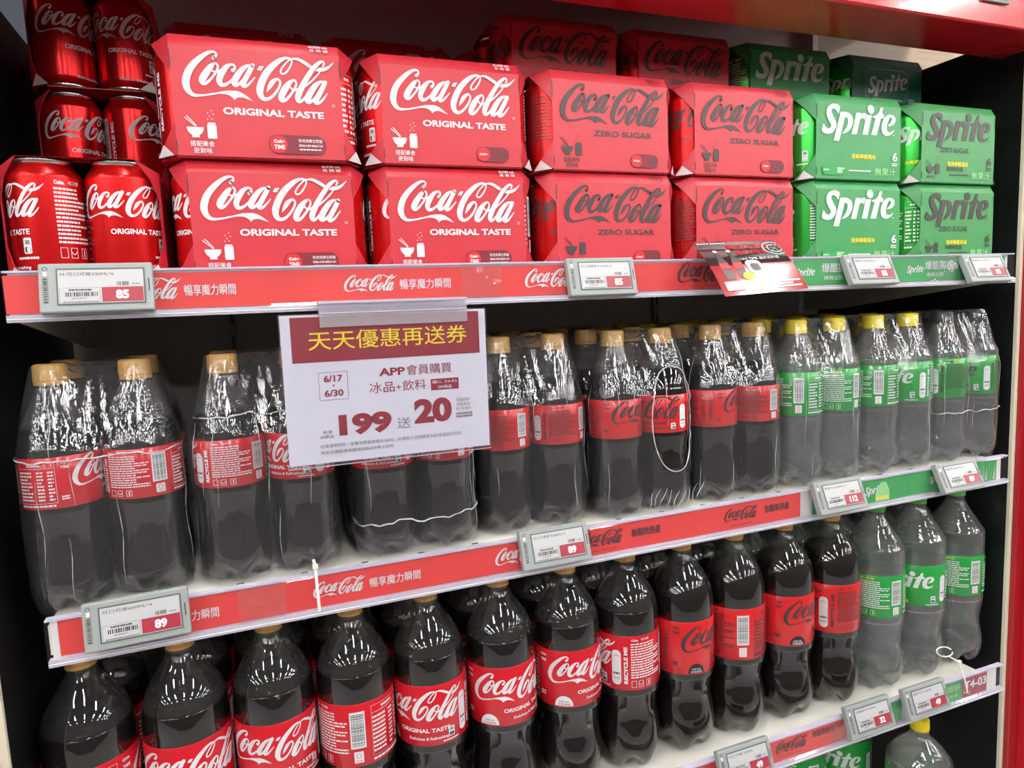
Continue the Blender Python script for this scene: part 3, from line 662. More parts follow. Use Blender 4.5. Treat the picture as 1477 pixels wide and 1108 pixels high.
    p.text('Coke', u, b0+.90*hh, .0032*kk, ink, w=.009*k, bold=.04) if 'green' not in kind else p.text('Sprite', u, b0+.90*hh, .0032*kk, ink, w=.010*k, bold=.04)
    p.text('TIME', u, b0+.80*hh, .0036*kk, ink, w=.009*k, bold=.03); p.blurb(u-.006*k, u+.006*k, b0+.16*hh, b0+.25*hh, 2, ink, 41)
    return p
CANP = {k: ring_print(kk, CAN_R, CAN_H-.02, .006, can=True).wrap('can_print', CAN_R, .0002, .00002) for k, kk in (('red', 'red'), ('zero', 'zero'), ('green', 'green'))}
def face_rot(wx, wy, a): return math.atan2(CAM.x-wx, -(CAM.y-wy)) - radians(a)
def add_can(e, kind, x, y, z, rot):
    c = obj('can', can_me[kind], e, (x, y, z), (0, 0, rot)); obj('lid', lid_me, c); obj('base_rim', base_me, c); obj('can_print', CANP[kind], c); return c

# ------------------------------------------------------------------ cartons: panel w .162 wide, pack .198 x .134 x .1175
PW, BH, BD, BX = .1625, .1185, .136, .018
def carton_mesh(mn, seed):
    rnd = random.Random(seed); mb = MB(); j = lambda s=.0012: rnd.uniform(-s, s)
    w, H, D = PW, BH, BD; cz = H-.0125; t = .0011; L = BX
    def sheet(p, flip=False):                                         # a four-sided sheet bulging a little, with thickness
        a, b, c, d = [Vector(q) for q in p]; nx, ny = 8, 6; vs = []
        nrm = (b-a).cross(d-a).normalized(); bul = rnd.uniform(.0002, .0012)
        for off in (0, -t):
            for iy in range(ny+1):
                for ix in range(nx+1):
                    s, q = ix/nx, iy/ny; P = (a*(1-s)+b*s)*(1-q)+(d*(1-s)+c*s)*q
                    vs.append(P+nrm*(off+bul*sin(pi*s)*sin(pi*q)))
        N = (nx+1)*(ny+1); fs = []
        for iy in range(ny):
            for ix in range(nx):
                k = iy*(nx+1)+ix; fs.append((k, k+1, k+nx+2, k+nx+1)); fs.append((N+k, N+k+nx+1, N+k+nx+2, N+k+1))
        ring = [ix for ix in range(nx+1)]+[iy*(nx+1)+nx for iy in range(1, ny+1)]+[ny*(nx+1)+ix for ix in range(nx-1, -1, -1)]+[iy*(nx+1) for iy in range(ny-1, 0, -1)]
        for i, k in enumerate(ring): k2 = ring[(i+1) % len(ring)]; fs.append((k, N+k, N+k2, k2))
        mb.add(vs, fs, mn)
    y1 = .0075+j(.001)                                                  # the shoulder above the crease leans back
    sheet([(0, 0, .001), (w, 0, .001), (w, 0, cz), (0, 0, cz)])         # front
    sheet([(0, .0001, cz), (w, .0001, cz), (w, y1, H), (0, y1, H)])     # front shoulder
    sheet([(w, D, .001), (0, D, .001), (0, D, cz), (w, D, cz)])         # back
    sheet([(w, D, cz), (0, D, cz), (0, D-y1, H), (w, D-y1, H)])
    sheet([(-L+.004, .034, H), (w+L-.004, .034, H), (w+L-.004, D-.034, H), (-L+.004, D-.034, H)])   # top
    sheet([(0, y1, H), (w, y1, H), (w+L-.004, .034, H), (-L+.004, .034, H)])
    sheet([(-L+.004, D-.034, H), (w+L-.004, D-.034, H), (w, D-y1, H), (0, D-y1, H)])
    sheet([(0, D-.002, .0), (w, D-.002, .0), (w, .002, .0), (0, .002, .0)]); sheet([(-L, D-.03, .0), (0, D-.003, .0), (0, .003, .0), (-L, .03, .0)]); sheet([(w, D-.003, .0), (w+L, D-.03, .0), (w+L, .03, .0), (w, .003, .0)])                  # bottom
    # gussets at the four corners of each open end, white inside
    for sx, x0 in ((-1, 0), (1, w)):
        for (yf, yb, sy) in ((0, .034, 1), (D, D-.034, -1)):
            a = Vector((x0, yf, H-.038)); b = Vector((x0, yf+sy*y1, H)); c = Vector((x0+sx*(L-.004), yb, H-.001)); mid = Vector((x0, yf, cz))
            e = Vector((x0+sx*L*.62, yf+sy*.011, H-.020)); f2 = Vector((x0+sx*L*.95, yf+sy*.022, H-.007))
            vs = [a, mid, b, c, f2, e]; vs2 = [v+Vector((-sx*.0006, sy*.0012, -.0004)) for v in vs]
            mb.add(vs+vs2, [(0,1,5),(1,4,5),(1,2,4),(2,3,4),(6,11,7),(7,11,10),(7,10,8),(8,10,9),(0,5,11,6),(5,4,10,11),(4,3,9,10)], mn)
            g = [Vector((x0, yf, .034)), Vector((x0, yf, .002)), Vector((x0+sx*(L+.001), yf+sy*.020, .001)), Vector((x0+sx*L*.55, yf+sy*.009, .017))]
            g2 = [v+Vector((-sx*.0003, sy*.0014, .0004)) for v in g]
            mb.add(g+g2, [(0,1,3),(1,2,3),(4,7,5),(5,7,6),(0,3,7,4),(3,2,6,7)], mn)
            # torn white paper edge: the pale inside of the folded bottom flap
            k = [Vector((x0+sx*.003, yf-sy*.0006, .001)), Vector((x0+sx*(L+.001), yf+sy*.016, .0005)), Vector((x0+sx*L*.72, yf+sy*.0095, .0125))]
            mb.add(k, [(0, 1, 2)], 'board_white')
        mb.add([(x0-sx*.0006, -.0009, H-.016), (x0-sx*.0006, -.0009, H-.034), (x0+sx*.0003, -.0003, H-.034), (x0+sx*.0003, -.0003, H-.016)], [(0,1,2,3)], 'ink_black')
        mb.add([(x0-sx*.0006, -.0009, .006), (x0-sx*.0006, -.0009, .016), (x0+sx*.0003, -.0003, .016), (x0+sx*.0003, -.0003, .006)], [(0,1,2,3)], 'ink_black')
    return mb.mesh('carton', True, 22)
CART = {k: [carton_mesh(m, s) for s in (11, 12)] for k, m in (('red', 'carton_red'), ('zero', 'carton_zero'), ('green', 'carton_green'), ('greenzero', 'carton_green_zero'), ('teal', 'carton_teal'))}
def bowl_icon(p, u, v, ink, zero=False):
    p.ell(u-.006, v, .0078, .0085, ink, 12, pi, 2*pi); p.rect(u-.0095, u-.0025, v-.010, v-.008, ink)
    p.line([(u-.015, v+.009, .0008), (u-.008, v+.003, .0008), (u-.006, v+.001, .0008)], ink); p.line([(u-.013, v+.0105, .0008), (u-.007, v+.004, .0008), (u-.005, v+.001, .0008)], ink)
    p.round_rect(u+.005, u+.0135, v-.0105, v+.003, .001, ink); p.rect(u+.0058, u+.0128, v+.0034, v+.0048, ink)
    for a, b in ((.006, .008), (.010, .0085), (.008, .011), (.0115, .013), (.0065, .014), (.010, .0165)): p.ell(u+a, v+b, .0006, .0006, ink, 6)
def coke_time(p, u0, v0, small=False, dark=False):
    w, h = (.057, .019) if not small else (.040, .0165)
    p.round_rect(u0, u0+w, v0, v0+h, h*.48, 'ink_maroon'); r = h*.46
    p.ell(u0+h*.52, v0+h/2, r, r, 'ink_red', 20)
    if not small:
        p.text('Coke', u0+h*.55, v0+h*.66, .0030, 'ink_white', w=.0105, bold=.05); p.text('TIME', u0+h*.55, v0+h*.36, .0042, 'ink_white', w=.0105, bold=.03)
        p.text('快充快樂立即搶', u0+w*.73, v0+h*.72, .0027, 'ink_white', w=.024, bold=.02); p.text('2026.4.29-2026.7.31', u0+w*.73, v0+h*.47, .0020, 'ink_white', w=.024, bold=.03); p.blurb(u0+w*.53, u0+w*.94, v0+h*.2, v0+h*.31, 1, 'ink_white', 5)
    else:
        p.text('COKE+', u0+h*.52, v0+h*.5, .0020, 'ink_white', w=.0095, bold=.04); p.blurb(u0+w*.70, u0+w*.92, v0+h*.3, v0+h*.7, 3, 'ink_dark', 5)
def panel(kind, small=False):
    p = Print(); cu = PW/2
    if kind in ('red', 'zero'):
        ink = 'ink_white' if kind == 'red' else 'ink_dark'
        if kind == 'red': p.put(LOGO_W, .0815, .0760, .1400)
        else: p.put(LOGO_K, .0815, .0760, .1400)
        if kind == 'red': p.text('ORIGINAL TASTE', .094, .0458, .0065, ink, w=.098, bold=.035)
        else: p.text('ZERO SUGAR', .096, .0455, .0065, ink, w=.083, bold=.025)
        bowl_icon(p, .024, .0285, ink); p.text('搭配美食', .0235, .0125, .0042, ink, w=.022, bold=.02); p.text('更對味', .0235, .0060, .0042, ink, w=.017, bold=.02)
        coke_time(p, .086 if not small else .106, .0055 if not small else .006, small)
        p.text('®', .1535, .0555, .002, ink) if False else p.ring(.1535, .0560, .0015, .0004, ink, 10)
    elif kind in ('green', 'greenzero'):
        ink = 'ink_white' if kind == 'green' else 'ink_dark'
        z0 = 0 if kind == 'green' else .002
        p.put(SODA_W if kind == 'green' else SODA_K, .0815-.002, .0800, .142)
        if kind == 'greenzero': p.text('ZERO SUGAR', .070, .050, .0080, ink, w=.064, bold=.01)
        p.text('清爽檸檬風味', .088 if kind == 'green' else .078, .033 if kind == 'green' else .029, .0056, 'ink_yellow', w=.047, bold=.045)
        if kind == 'greenzero':
            p.text('無糖無熱量', .072, .0215, .0050, ink, w=.037, bold=.03); bowl_icon(p, .024, .024, ink); p.text('搭配美食', .020, .0085, .0035, ink, w=.018, bold=.01)
        else:
            p.round_rect(.010, .055, .006, .0205, .007, 'ink_green'); p.text('SPRITE+', .018, .013, .002, 'ink_white', w=.011, bold=.03); p.blurb(.038, .052, .009, .017, 3, 'ink_white', 3)
        p.text('6', .150, .035, .0120, ink, bold=.02, w=.010); p.blurb(.144, .155, .021, .0265, 2, ink, 4)
        p.text('無果汁', .131, .0125, .0085, 'ink_pale_green', w=.042); p.blurb(.060, .103, .0115, .0145, 1, ink, 8)
    else:                                                             # the dark one pictures a tipped can
        p.round_rect(.028, .128, .045, .098, .014, 'ink_silver'); p.round_rect(.0295, .1265, .0465, .0965, .013, 'carton_teal')
        p.put(SODA_W, .080, .072, .094, rot=radians(6)); p.rect(.045, .115, .0465, .049, 'ink_pale_green'); p.blurb(.130, .150, .040, .052, 3, 'ink_white', 9)
    return p.flat('panel_print', .0012, .00004)
PANEL = {'red': [panel('red'), panel('red', True)], 'zero': [panel('zero', True)]*2, 'green': [panel('green')]*2, 'greenzero': [panel('greenzero')]*2, 'teal': [panel('teal')]*2}
p = Print(); p.text('6x330 mL', 0, .0028, .0030, 'ink_white', w=.020, bold=.03); p.text('易 開 罐', 0, -.0024, .0030, 'ink_white', w=.019, bold=.03); TOPW = p.flat('crease_print', .0013)
p = Print(); p.text('6x330 mL', 0, .0028, .0030, 'ink_maroon', w=.020, bold=.03); p.text('易 開 罐', 0, -.0024, .0030, 'ink_maroon', w=.019, bold=.03); TOPK = p.flat('crease_print', .0013)
def carton(label, kind, x, y, z, var=0, rz=0.0, faces=(30, -60, 110, 200), group=None, cans=(0, 1, 2, 3)):
    """x: left edge of the front panel"""
    e = obj('soda_carton', None, None, (x, y, z), (0, 0, radians(rz)))
    tag(e, label, 'carton', group)
    c = obj('carton', CART[kind][var], e)
    obj('panel_print', PANEL[kind][var if kind == 'red' else 0], c)
    if kind in ('red', 'zero'):
        obj('crease_print', TOPW if kind == 'red' else TOPK, c, (.142, .0025, BH-.0062), (radians(-31), 0, 0))
    ck = {'red': 'red', 'zero': 'zero', 'green': 'green', 'greenzero': 'green', 'teal': 'green'}[kind]
    pos = [(-BX+CAN_R+.0006, CAN_R+.0022), (PW+BX-CAN_R-.0006, CAN_R+.0022), (-BX+CAN_R+.0006, CAN_R*3+.0028), (PW+BX-CAN_R-.0006, CAN_R*3+.0028)]
    for i in cans:
        px_, py_ = pos[i]; add_can(e, ck, px_, py_, .0013, face_rot(x+px_, y+py_, faces[i]))
    return e
X0 = -.0023; P_ = .205; DX = [0, .0018, .0015, -.0008, -.0014, -.0001]
cols = [('red', 'red cola carton with white script'), ('red', 'red cola carton with white script'), ('zero', 'red cola carton with black script'), ('zero', 'red cola carton with black script'), ('green', 'green lemon soda carton with white lettering'), ('greenzero', 'green lemon soda carton with black lettering')]
where = ['directly right of the upright cans', 'second stack from the left', 'left one of the two black-script stacks', 'right one of the two black-script stacks', 'fifth stack from the left', 'rightmost stack beside the black panel']
FC = [((40, 205), (-60, 130)), ((-60, 140), (95, 30)), ((-5, 150), (150, 40)), ((140, 200), (0, 60)), ((95, 0), (60, 0)), ((170, 0), (-40, 0))]
for i, (k, d) in enumerate(cols):
    for lv in (0, 1):
        dx = (.006 if (i == 0 and lv == 0) else 0)-(0.0012*lv if i else 0)
        f = FC[i]; carton('%s, %s, %s' % (d, 'upper' if lv else 'lower', where[i]), k, X0+P_*i+DX[i]+dx, 0 if not (i == 0 and lv) else -.003, .0005+lv*.1195,
               var=(1 if (i == 1 and lv == 1) else 0), rz=[(.6, -1.0), (-.3, -.5), (0, .3), (.3, 0), (0, 0), (0, .4)][i][lv], faces=(f[1-lv][0] if False else f[lv][0], f[lv][1], 60, 120))
# rows behind
for i, (k, d) in enumerate(cols):
    for lv in (0, 1):
        carton('six-can carton stacked out of sight behind the front row of the top shelf', k, X0+P_*i, .1425, .0005+lv*.1195, group='hidden second row cartons', cans=())
carton('dark shaded red cola carton with black script, third layer at the back, left of two', 'zero', .4165, .1425, .2395, faces=(40, 20, 0, 0))
carton('dark shaded red cola carton with black script, third layer at the back, right of two', 'zero', .6170, .1425, .2395, faces=(0, 20, 0, 0))
carton('dark green lemon soda carton with white lettering, third layer at the back', 'green', .8215, .1425, .2395, faces=(150, 20, 0, 0))
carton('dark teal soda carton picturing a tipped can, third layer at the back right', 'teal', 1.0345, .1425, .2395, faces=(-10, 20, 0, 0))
for i in (0, 1, 2):
    for lv in (0, 1):
        carton('six-can carton stacked out of sight behind the front row of the top shelf', 'red', -.010+.2085*i, .2850, .0005+lv*.1195, group='hidden second row cartons', cans=())
carton('shaded red cola carton top peeking over the first front stack', 'red', -.010, .2850, .2395)
carton('shaded red cola carton top peeking over the second front stack', 'red', .1985, .2850, .2395)
carton('shaded red cola carton end with one can showing, behind the black-script cartons', 'red', .407, .2850, .2395, faces=(150, 0, 90, 0))

# packs standing end-on at the far left: two cans wide, open end to the aisle
def end_carton_mesh():
    mb = MB(); W2 = .0675; D2 = .199; H = BH; t = .001
    for sx in (-1, 1):
        xa = sx*W2; mb.box(min(xa, xa+sx*t), max(xa, xa+sx*t), .020, D2-.02, .001, H-.012, 'carton_red')
        for (yf, sy) in ((.0, 1), (D2, -1)):
            a = [Vector((xa+sx*t, yf+sy*.020, .001)), Vector((xa+sx*t, yf+sy*.020, H-.012)), Vector((xa-sx*.018, yf+sy*.004, H-.002)), Vector((xa-sx*.006, yf+sy*.010, H-.020)), Vector((xa-sx*.0005, yf+sy*.0165, H-.038)), Vector((xa-sx*.0005, yf+sy*.0165, .034)), Vector((xa-sx*.006, yf+sy*.010, .016)), Vector((xa-sx*.019, yf+sy*.0005, .0012))]
            b = [v+Vector((-sx*.0008, sy*.0010, 0)) for v in a]; fs = [(0,7,6),(0,6,5),(0,5,4,1),(1,4,3),(1,3,2)]
            mb.add(a+b, fs+[tuple(i+8 for i in f)[::-1] for f in fs]+[(2,3,11,10),(3,4,12,11),(4,5,13,12),(5,6,14,13),(6,7,15,14)], 'carton_red')
            mb.add([Vector((xa-sx*.001, yf+sy*.0125, .001)), Vector((xa-sx*.020, yf-sy*.002, .0012)), Vector((xa-sx*.0065, yf+sy*.0085, .0145))], [(0, 1, 2)], 'board_white')
    mb.box(-W2+.012, W2-.012, .030, D2-.03, H-.001, H, 'carton_red'); mb.box(-W2+.016, W2-.016, .004, D2-.004, 0, .001, 'carton_red')
    mb.add([(-W2, .020, H-.012), (-W2+.012, .030, H), (-W2+.012, D2-.03, H), (-W2, D2-.02, H-.012)], [(0,1,2,3)], 'carton_red'); mb.add([(W2, .020, H-.012), (W2-.012, .030, H), (W2-.012, D2-.03, H), (W2, D2-.02, H-.012)], [(3,2,1,0)], 'carton_red')
    mb.add([(-W2+.018, .004, H-.002), (W2-.018, .004, H-.002), (W2-.012, .030, H), (-W2+.012, .030, H)], [(0,1,2,3)], 'carton_red')
    return mb.mesh('carton', True, 25)
ENDC = end_carton_mesh()
def end_pack(label, x, y, z, f, rz=0):
    e = obj('soda_carton', None, None, (x, y, z), (0, 0, radians(rz))); tag(e, label, 'carton'); obj('carton', ENDC, e)
    for i, (a, b) in enumerate(((-.0333, .035), (.0333, .035), (-.0333, .168), (.0333, .168), (-.0333, .1015), (.0333, .1015))):
        add_can(e, 'red', a, b, .0012, face_rot(x+a, y+b, f[i % len(f)]))
    return e
end_pack('six-can carton with open end showing two bright red cola cans, left end of top shelf', -.0915, .001, .0008, (95, -4, 0, 90), rz=1.0)
end_pack('shaded open-ended cola can carton behind the bright front cans, second layer', -.0985, .2050, .1200, (-22, -75, 0, 90))
end_pack('darkest open-ended cola can carton, third layer at the top left corner', -.0985, .2030, .2395, (-30, 6, 0, 90), rz=.5)
end_pack('open-ended cola can carton hidden at the base of the left back stack', -.0985, .2050, .0005, (-18, -70, 0, 90))

# ------------------------------------------------------------------ bottles
# 1250 ml: base 0, top .332
R12 = .0465
P12 = [(0, .028), (.004, .034), (.014, .0415), (.030, .0455), (.050, .0462), (.068, .0440), (.084, .0412), (.098, .0410), (.112, .0436), (.122, .0460), (.128, R12), (.212, R12), (.228, .0463), (.244, .0442), (.259, .0390), (.273, .0310), (.285, .0228), (.296, .0165), (.303, .0139), (.306, .0138)]
P6 = [(0, .021), (.003, .027), (.010, .0335), (.022, .0362), (.036, .0366), (.050, .0350), (.064, .0336), (.080, .0336), (.094, .0352), (.104, .0366), (.110, .0368), (.163, .0368), (.170, .0362), (.182, .0335), (.196, .0280), (.209, .0215), (.220, .0165), (.227, .0142), (.231, .0138)]
P6S = [(0, .021), (.003, .027), (.010, .0340), (.022, .0368), (.036, .0372), (.050, .0350), (.062, .0340), (.076, .0350), (.092, .0364), (.104, .0370), (.108, .0370), (.176, .0370), (.183, .0362), (.192, .0320), (.202, .0260), (.212, .0205), (.221, .0163), (.227, .0142), (.231, .0138)]
P12S = [(0, .028), (.004, .034), (.014, .0425), (.030, .0462), (.048, .0466), (.066, .0435), (.080, .0415), (.096, .0425), (.110, .0450), (.124, .0463), (.130, R12), (.236, R12), (.246, .0445), (.259, .0370), (.271, .0295), (.283, .0222), (.293, .0168), (.299, .0145), (.303, .0138), (.306, .0138)]
P20 = [(0, .032), (.004, .040), (.015, .049), (.035, .0535), (.26, .0535), (.275, .0515), (.290, .0455), (.303, .0360), (.314, .0250), (.322, .0175), (.329, .0145), (.335, .0138)]
def bot_rfun(flute, H, R):
    def f(z, r, a):
        dz = 0; rr = r
        if z < .03*H/.33*1.3:
            q = 1-z/(.03*H/.33*1.3); c = .5-.5*cos(5*a); rr = r*(1-.20*q*c); dz = .018*q*q*c*(R/.0465)
        if flute and .055*H/.33 < z < .120*H/.33:
            q = sin(pi*(z/(H/.33)-.055)/.065); rr += -.0009*q*max(0, cos(16*a))
        return rr, dz
    return f
def bottle_shell(prof, H, R, flute, name, dimples=False, fill=1, upper='pet_neck'):
    pr = smooth_profile(prof, 4); n = 60
    base = bot_rfun(flute, H, R)
    def rf(z, r, a):
        rr, dz = base(z, r, a)
        if dimples and z < H*.42 and z > H*.05:
            rr += .0006*sin(z*700)*cos(18*a)
        return rr, dz
    low = 'pet_clear' if dimples else 'pet'
    mb = MB(); lathe(pr, n, low, mb, rf, cap=False); ku = mb.mi(upper)
    for i, f in enumerate(mb.f):
        if min(mb.v[j][2] for j in f) > fill: mb.m[i] = ku
    k = len(pr); mb.add([(0, 0, .016*R/.0465)]+mb.v[:n], [(0, 1+(i+1) % n, 1+i) for i in range(n)], 'pet')
    # neck ring
    zt = prof[-1][0]; lathe([(zt-.0035, .0138), (zt-.0030, .0165), (zt-.0015, .0165), (zt-.001, .0138)], 32, 'pet_neck', mb, cap=False)
    return mb.mesh(name, True, 60)
def liquid_mesh(prof, H, R, flute, fill, mn):
    pr = [(z, r-.0006) for z, r in smooth_profile(prof, 4) if z < fill]
    za, ra = pr[-1]; pr.append((fill, ra)) if fill-za > .0005 else None
    # radius at the fill line
    full = smooth_profile(prof, 4)
    for i in range(len(full)-1):
        if full[i][0] <= fill <= full[i+1][0]:
            t = (fill-full[i][0])/max(1e-6, full[i+1][0]-full[i][0]); pr[-1] = (fill, full[i][1]*(1-t)+full[i+1][1]*t-.0006)
    base = bot_rfun(flute, H, R); n = 60; mb = MB()
    def rf(z, r, a):
        rr, dz = base(z, r, a); return rr, dz+(.0006 if z < .001 else 0)
    lathe(pr, n, mn, mb, rf, cap=False)
    k = (len(pr)-1)*n
    mb.add([(0, 0, .0166*R/.0465)]+mb.v[:n], [(0, 1+(i+1) % n, 1+i) for i in range(n)], mn)
    vs = mb.v[k:k+n]; mb.add([(0, 0, fill)]+vs, [(0, 1+i, 1+(i+1) % n) for i in range(n)], mn)
    me = mb.mesh('liquid', True, 60)
    bm = bmesh.new(); bm.from_mesh(me); bmesh.ops.remove_doubles(bm, verts=bm.verts, dist=.00002); bm.to_mesh(me); bm.free(); return me
def label_mesh(r, z0, z1, mn):
    mb = MB(); n = 64
    lathe([(z0, r+.0002), (z0+.0004, r+.0005), (z1-.0004, r+.0005), (z1, r+.0002)], n, mn, mb, cap=False); return mb.mesh('label', True, 60)
def cap_mesh(mn, z, h=.0205, r=.0152):
    mb = MB(); n = 72
    def rf(zz, rr, a): return (rr+(.00045 if (int(round(a/(2*pi)*n)) % 2) and z+.004 < zz < z+h-.002 and rr > .012 else 0), 0)
    lathe([(z, r), (z+.0035, r+.0002), (z+.0036, r-.0004), (z+.0044, r-.0004), (z+.0046, r), (z+h-.0022, r-.0004), (z+h-.0006, r-.0013), (z+h, r-.0030), (z+h+.0001, .003)], n, mn, mb, rf)
    return mb.mesh('cap', True, 50)
def drops_mesh(prof, z0, z1, n, seed):
    rnd = random.Random(seed); mb = MB(); full = smooth_profile(prof, 4)
    for i in range(n):
        z = rnd.uniform(z0, z1); a = rnd.uniform(0, 2*pi)
        for j in range(len(full)-1):
            if full[j][0] <= z <= full[j+1][0]: r = full[j][1]; break
        rr = rnd.uniform(.0010, .0026)*(.5 if n > 100 else 1); c = Vector((r*sin(a), -r*cos(a), z)); nr = Vector((sin(a), -cos(a), .5)).normalized(); t1 = Vector((cos(a), sin(a), 0)); t2 = nr.cross(t1)
        vs = [c+nr*rr*.35]+[c+(t1*cos(q*pi/4)+t2*sin(q*pi/4))*rr for q in range(8)]
        mb.add(vs, [(0, 1+q, 1+(q+1) % 8) for q in range(8)], 'pet')
    return mb.mesh('droplets', True)
KIND = {}
def kind(name, prof, H, R, flute, fill, liq, lz, lmat, pk, capm, dim=False, drops=None):
    d = dict(shell=bottle_shell(prof, H, R, flute, 'body', dim, fill-.002, 'pet_clear' if dim else ('pet_hazed' if H < .3 else 'pet_neck')), liquid=liquid_mesh(prof, H, R, flute, fill, liq), label=label_mesh(R, lz[0], lz[1], lmat),
             cap=cap_mesh(capm, prof[-1][0]-.0006), print=ring_print(pk, R, lz[1]-lz[0], lz[0], badge=(H > .3)).wrap('label_print', R, .0007, .00003))
    if drops: d['drops'] = [drops_mesh(prof, drops[0], drops[1], drops[2], s) for s in (1, 2)]
    KIND[name] = d
kind('cola12', P12, .332, R12, True, .243, 'cola', (.130, .210), 'label_red', 'red', 'cap_gold', drops=(.238, .285, 60))
kind('zero12', P12, .332, R12, True, .262, 'cola', (.130, .210), 'label_zero', 'zero', 'cap_gold')
kind('soda12', P12S, .332, R12, False, .252, 'soda_water', (.134, .206), 'label_green', 'green', 'cap_green', True, drops=(.045, .125, 150))
kind('cola6', P6, .25, .0368, True, .190, 'cola', (.110, .161), 'label_red', 'red', 'cap_gold')
kind('zero6', P6, .25, .0368, True, .196, 'cola', (.110, .161), 'label_zero', 'zero', 'cap_gold')
kind('soda6', P6S, .25, .0370, False, .186, 'soda_water', (.110, .174), 'label_green', 'green', 'cap_yellow', True)
kind('sodaz6', P6S, .25, .0370, False, .186, 'soda_water', (.110, .174), 'label_green', 'greenzero', 'cap_clear_black', True)
kind('soda20', P20, .36, .0535, False, .300, 'soda_water', (.165, .262), 'label_green', 'green', 'cap_yellow', True)
def bottle_part(e, k, x, y, z, rot):
    d = KIND[k]; b = obj('bottle', d['shell'], e, (x, y, z), (0, 0, rot))
    obj('liquid', d['liquid'], b); obj('label', d['label'], b); obj('label_print', d['print'], b); obj('cap', d['cap'], b); return b
def bottle_thing(label, name, k, x, y, z, a, group=None, drop=None, detail=True):
    d = KIND[k]; e = obj(name, None, None, (x, y, z), (0, 0, face_rot(x, y, a))); tag(e, label, 'bottle', group)
    obj('body', d['shell'], e); obj('liquid', d['liquid'], e); l = obj('label', d['label'], e)
    if detail: obj('label_print', d['print'], l)
    obj('cap', d['cap'], e)
    if drop is not None: obj('droplets', d['drops'][drop % 2], e)['kind'] = 'stuff'
    return e

# --- lower shelf, front row of 1250 ml bottles
Z3 = -.716; Y3 = .068
ordn = ['first', 'second', 'third', 'fourth', 'fifth', 'sixth', 'seventh', 'eighth', 'ninth', 'tenth', 'eleventh', 'twelfth', 'thirteenth', 'fourteenth', 'fifteenth']
XS3 = [-.151, -.053, .043, .139, .235, .334, .434, .530, .6265, .7225, .820, .918, 1.018, 1.1155, 1.2125]
F3 = [235, 4, 2, 186, 28, -28, -42, 100, 285, 168, 262+20, 92, 140, 22, 140]
desc = {'cola12': 'large cola bottle, white-lettered red label', 'zero12': 'large cola bottle, black-lettered red label', 'soda12': 'large clear soda bottle, green cap'}
seen = ['label of small print, leftmost of the lower shelf', 'white script in front, second from left', 'white script in front, third from left', 'barcode facing front', 'script ending and white pill in front', 'script start over white badge, sixth from left', 'script start over white badge, seventh from left', 'upright white lettering in front, eighth from left',
        'leftmost of the black-lettered four', 'barcode on the right edge', 'black script curling round the right edge', 'upright black lettering, beside the clear ones', 'leftmost of the three clear ones', 'big white letters in front, middle of three clear', 'small print facing front, rightmost on the shelf']
for i, x in enumerate(XS3):
    k = 'cola12' if i < 8 else ('zero12' if i < 12 else 'soda12')
    bottle_thing(desc[k]+', '+seen[i], 'soda_bottle' if i > 11 else 'cola_bottle', k, x, Y3, Z3, F3[i], 'large bottles in the front row of the lower shelf', drop=i if i in (2, 3, 4, 5, 6, 12, 13, 14) else None)
rnd = random.Random(5)
for r in (1, 2):
    for i, x in enumerate(XS3):
        if r == 2 and i in (0, 14): continue
        k = 'cola12' if i < 9 else ('zero12' if i < 10 else 'soda12')
        if r == 2 and 9 <= i: k = 'soda12'
        bottle_thing(('shaded large %s bottle, %s row on the lower shelf, %s from left' % ('clear soda' if k == 'soda12' else 'cola', 'second' if r == 1 else 'third', ordn[i])),
                     'soda_bottle' if k == 'soda12' else 'cola_bottle', k, x+.001*r, Y3+.099*r, Z3, rnd.choice((-30, 0, 20, 140, 200, 45)), 'large bottles behind the front row', detail=(r == 1))

# --- shrink-wrapped packs of four 600 ml bottles on the middle shelf
def film_r(z, prof):
    # convex envelope of the bottle profile: straight from cap to shoulder, straight down from belly to foot
    if z > .160: 
        t = (z-.160)/(.250-.160); return .0385+(.0165-.0385)*(t**1.15)
    if z < .02: return .0335+.0050*(z/.02)
    return .0385
def film_shape(a2, b2, z, phi, prof, rnd_ph, top=False):
    """outline of the wrapped four-pack: half spacings a2, b2; phi round the pack"""
    R = film_r(z, prof); c, s = cos(phi), sin(phi)
    # support of the hull of four circles, walked by outward angle
    x = (a2 if c >= 0 else -a2)*min(1, abs(c)*6)+R*c; y = (b2 if s >= 0 else -b2)*min(1, abs(s)*6)+R*s
    # the film sinks in between two bottles
    fx = 1-min(1, abs(x)/max(a2, 1e-6)); fy = 1-min(1, abs(y)/max(b2, 1e-6))
    sag = .004+.010*max(0, (z-.17)/.08)
    if abs(s) > .75: y -= math.copysign(sag*fx*fx*1.2, s)
    if abs(c) > .75: x -= math.copysign(sag*fy*fy*1.2, c)
    w = .0007*sin(9*phi+rnd_ph+z*30)+.0005*sin(23*phi+2*rnd_ph)
    return x+w*c, y+w*s
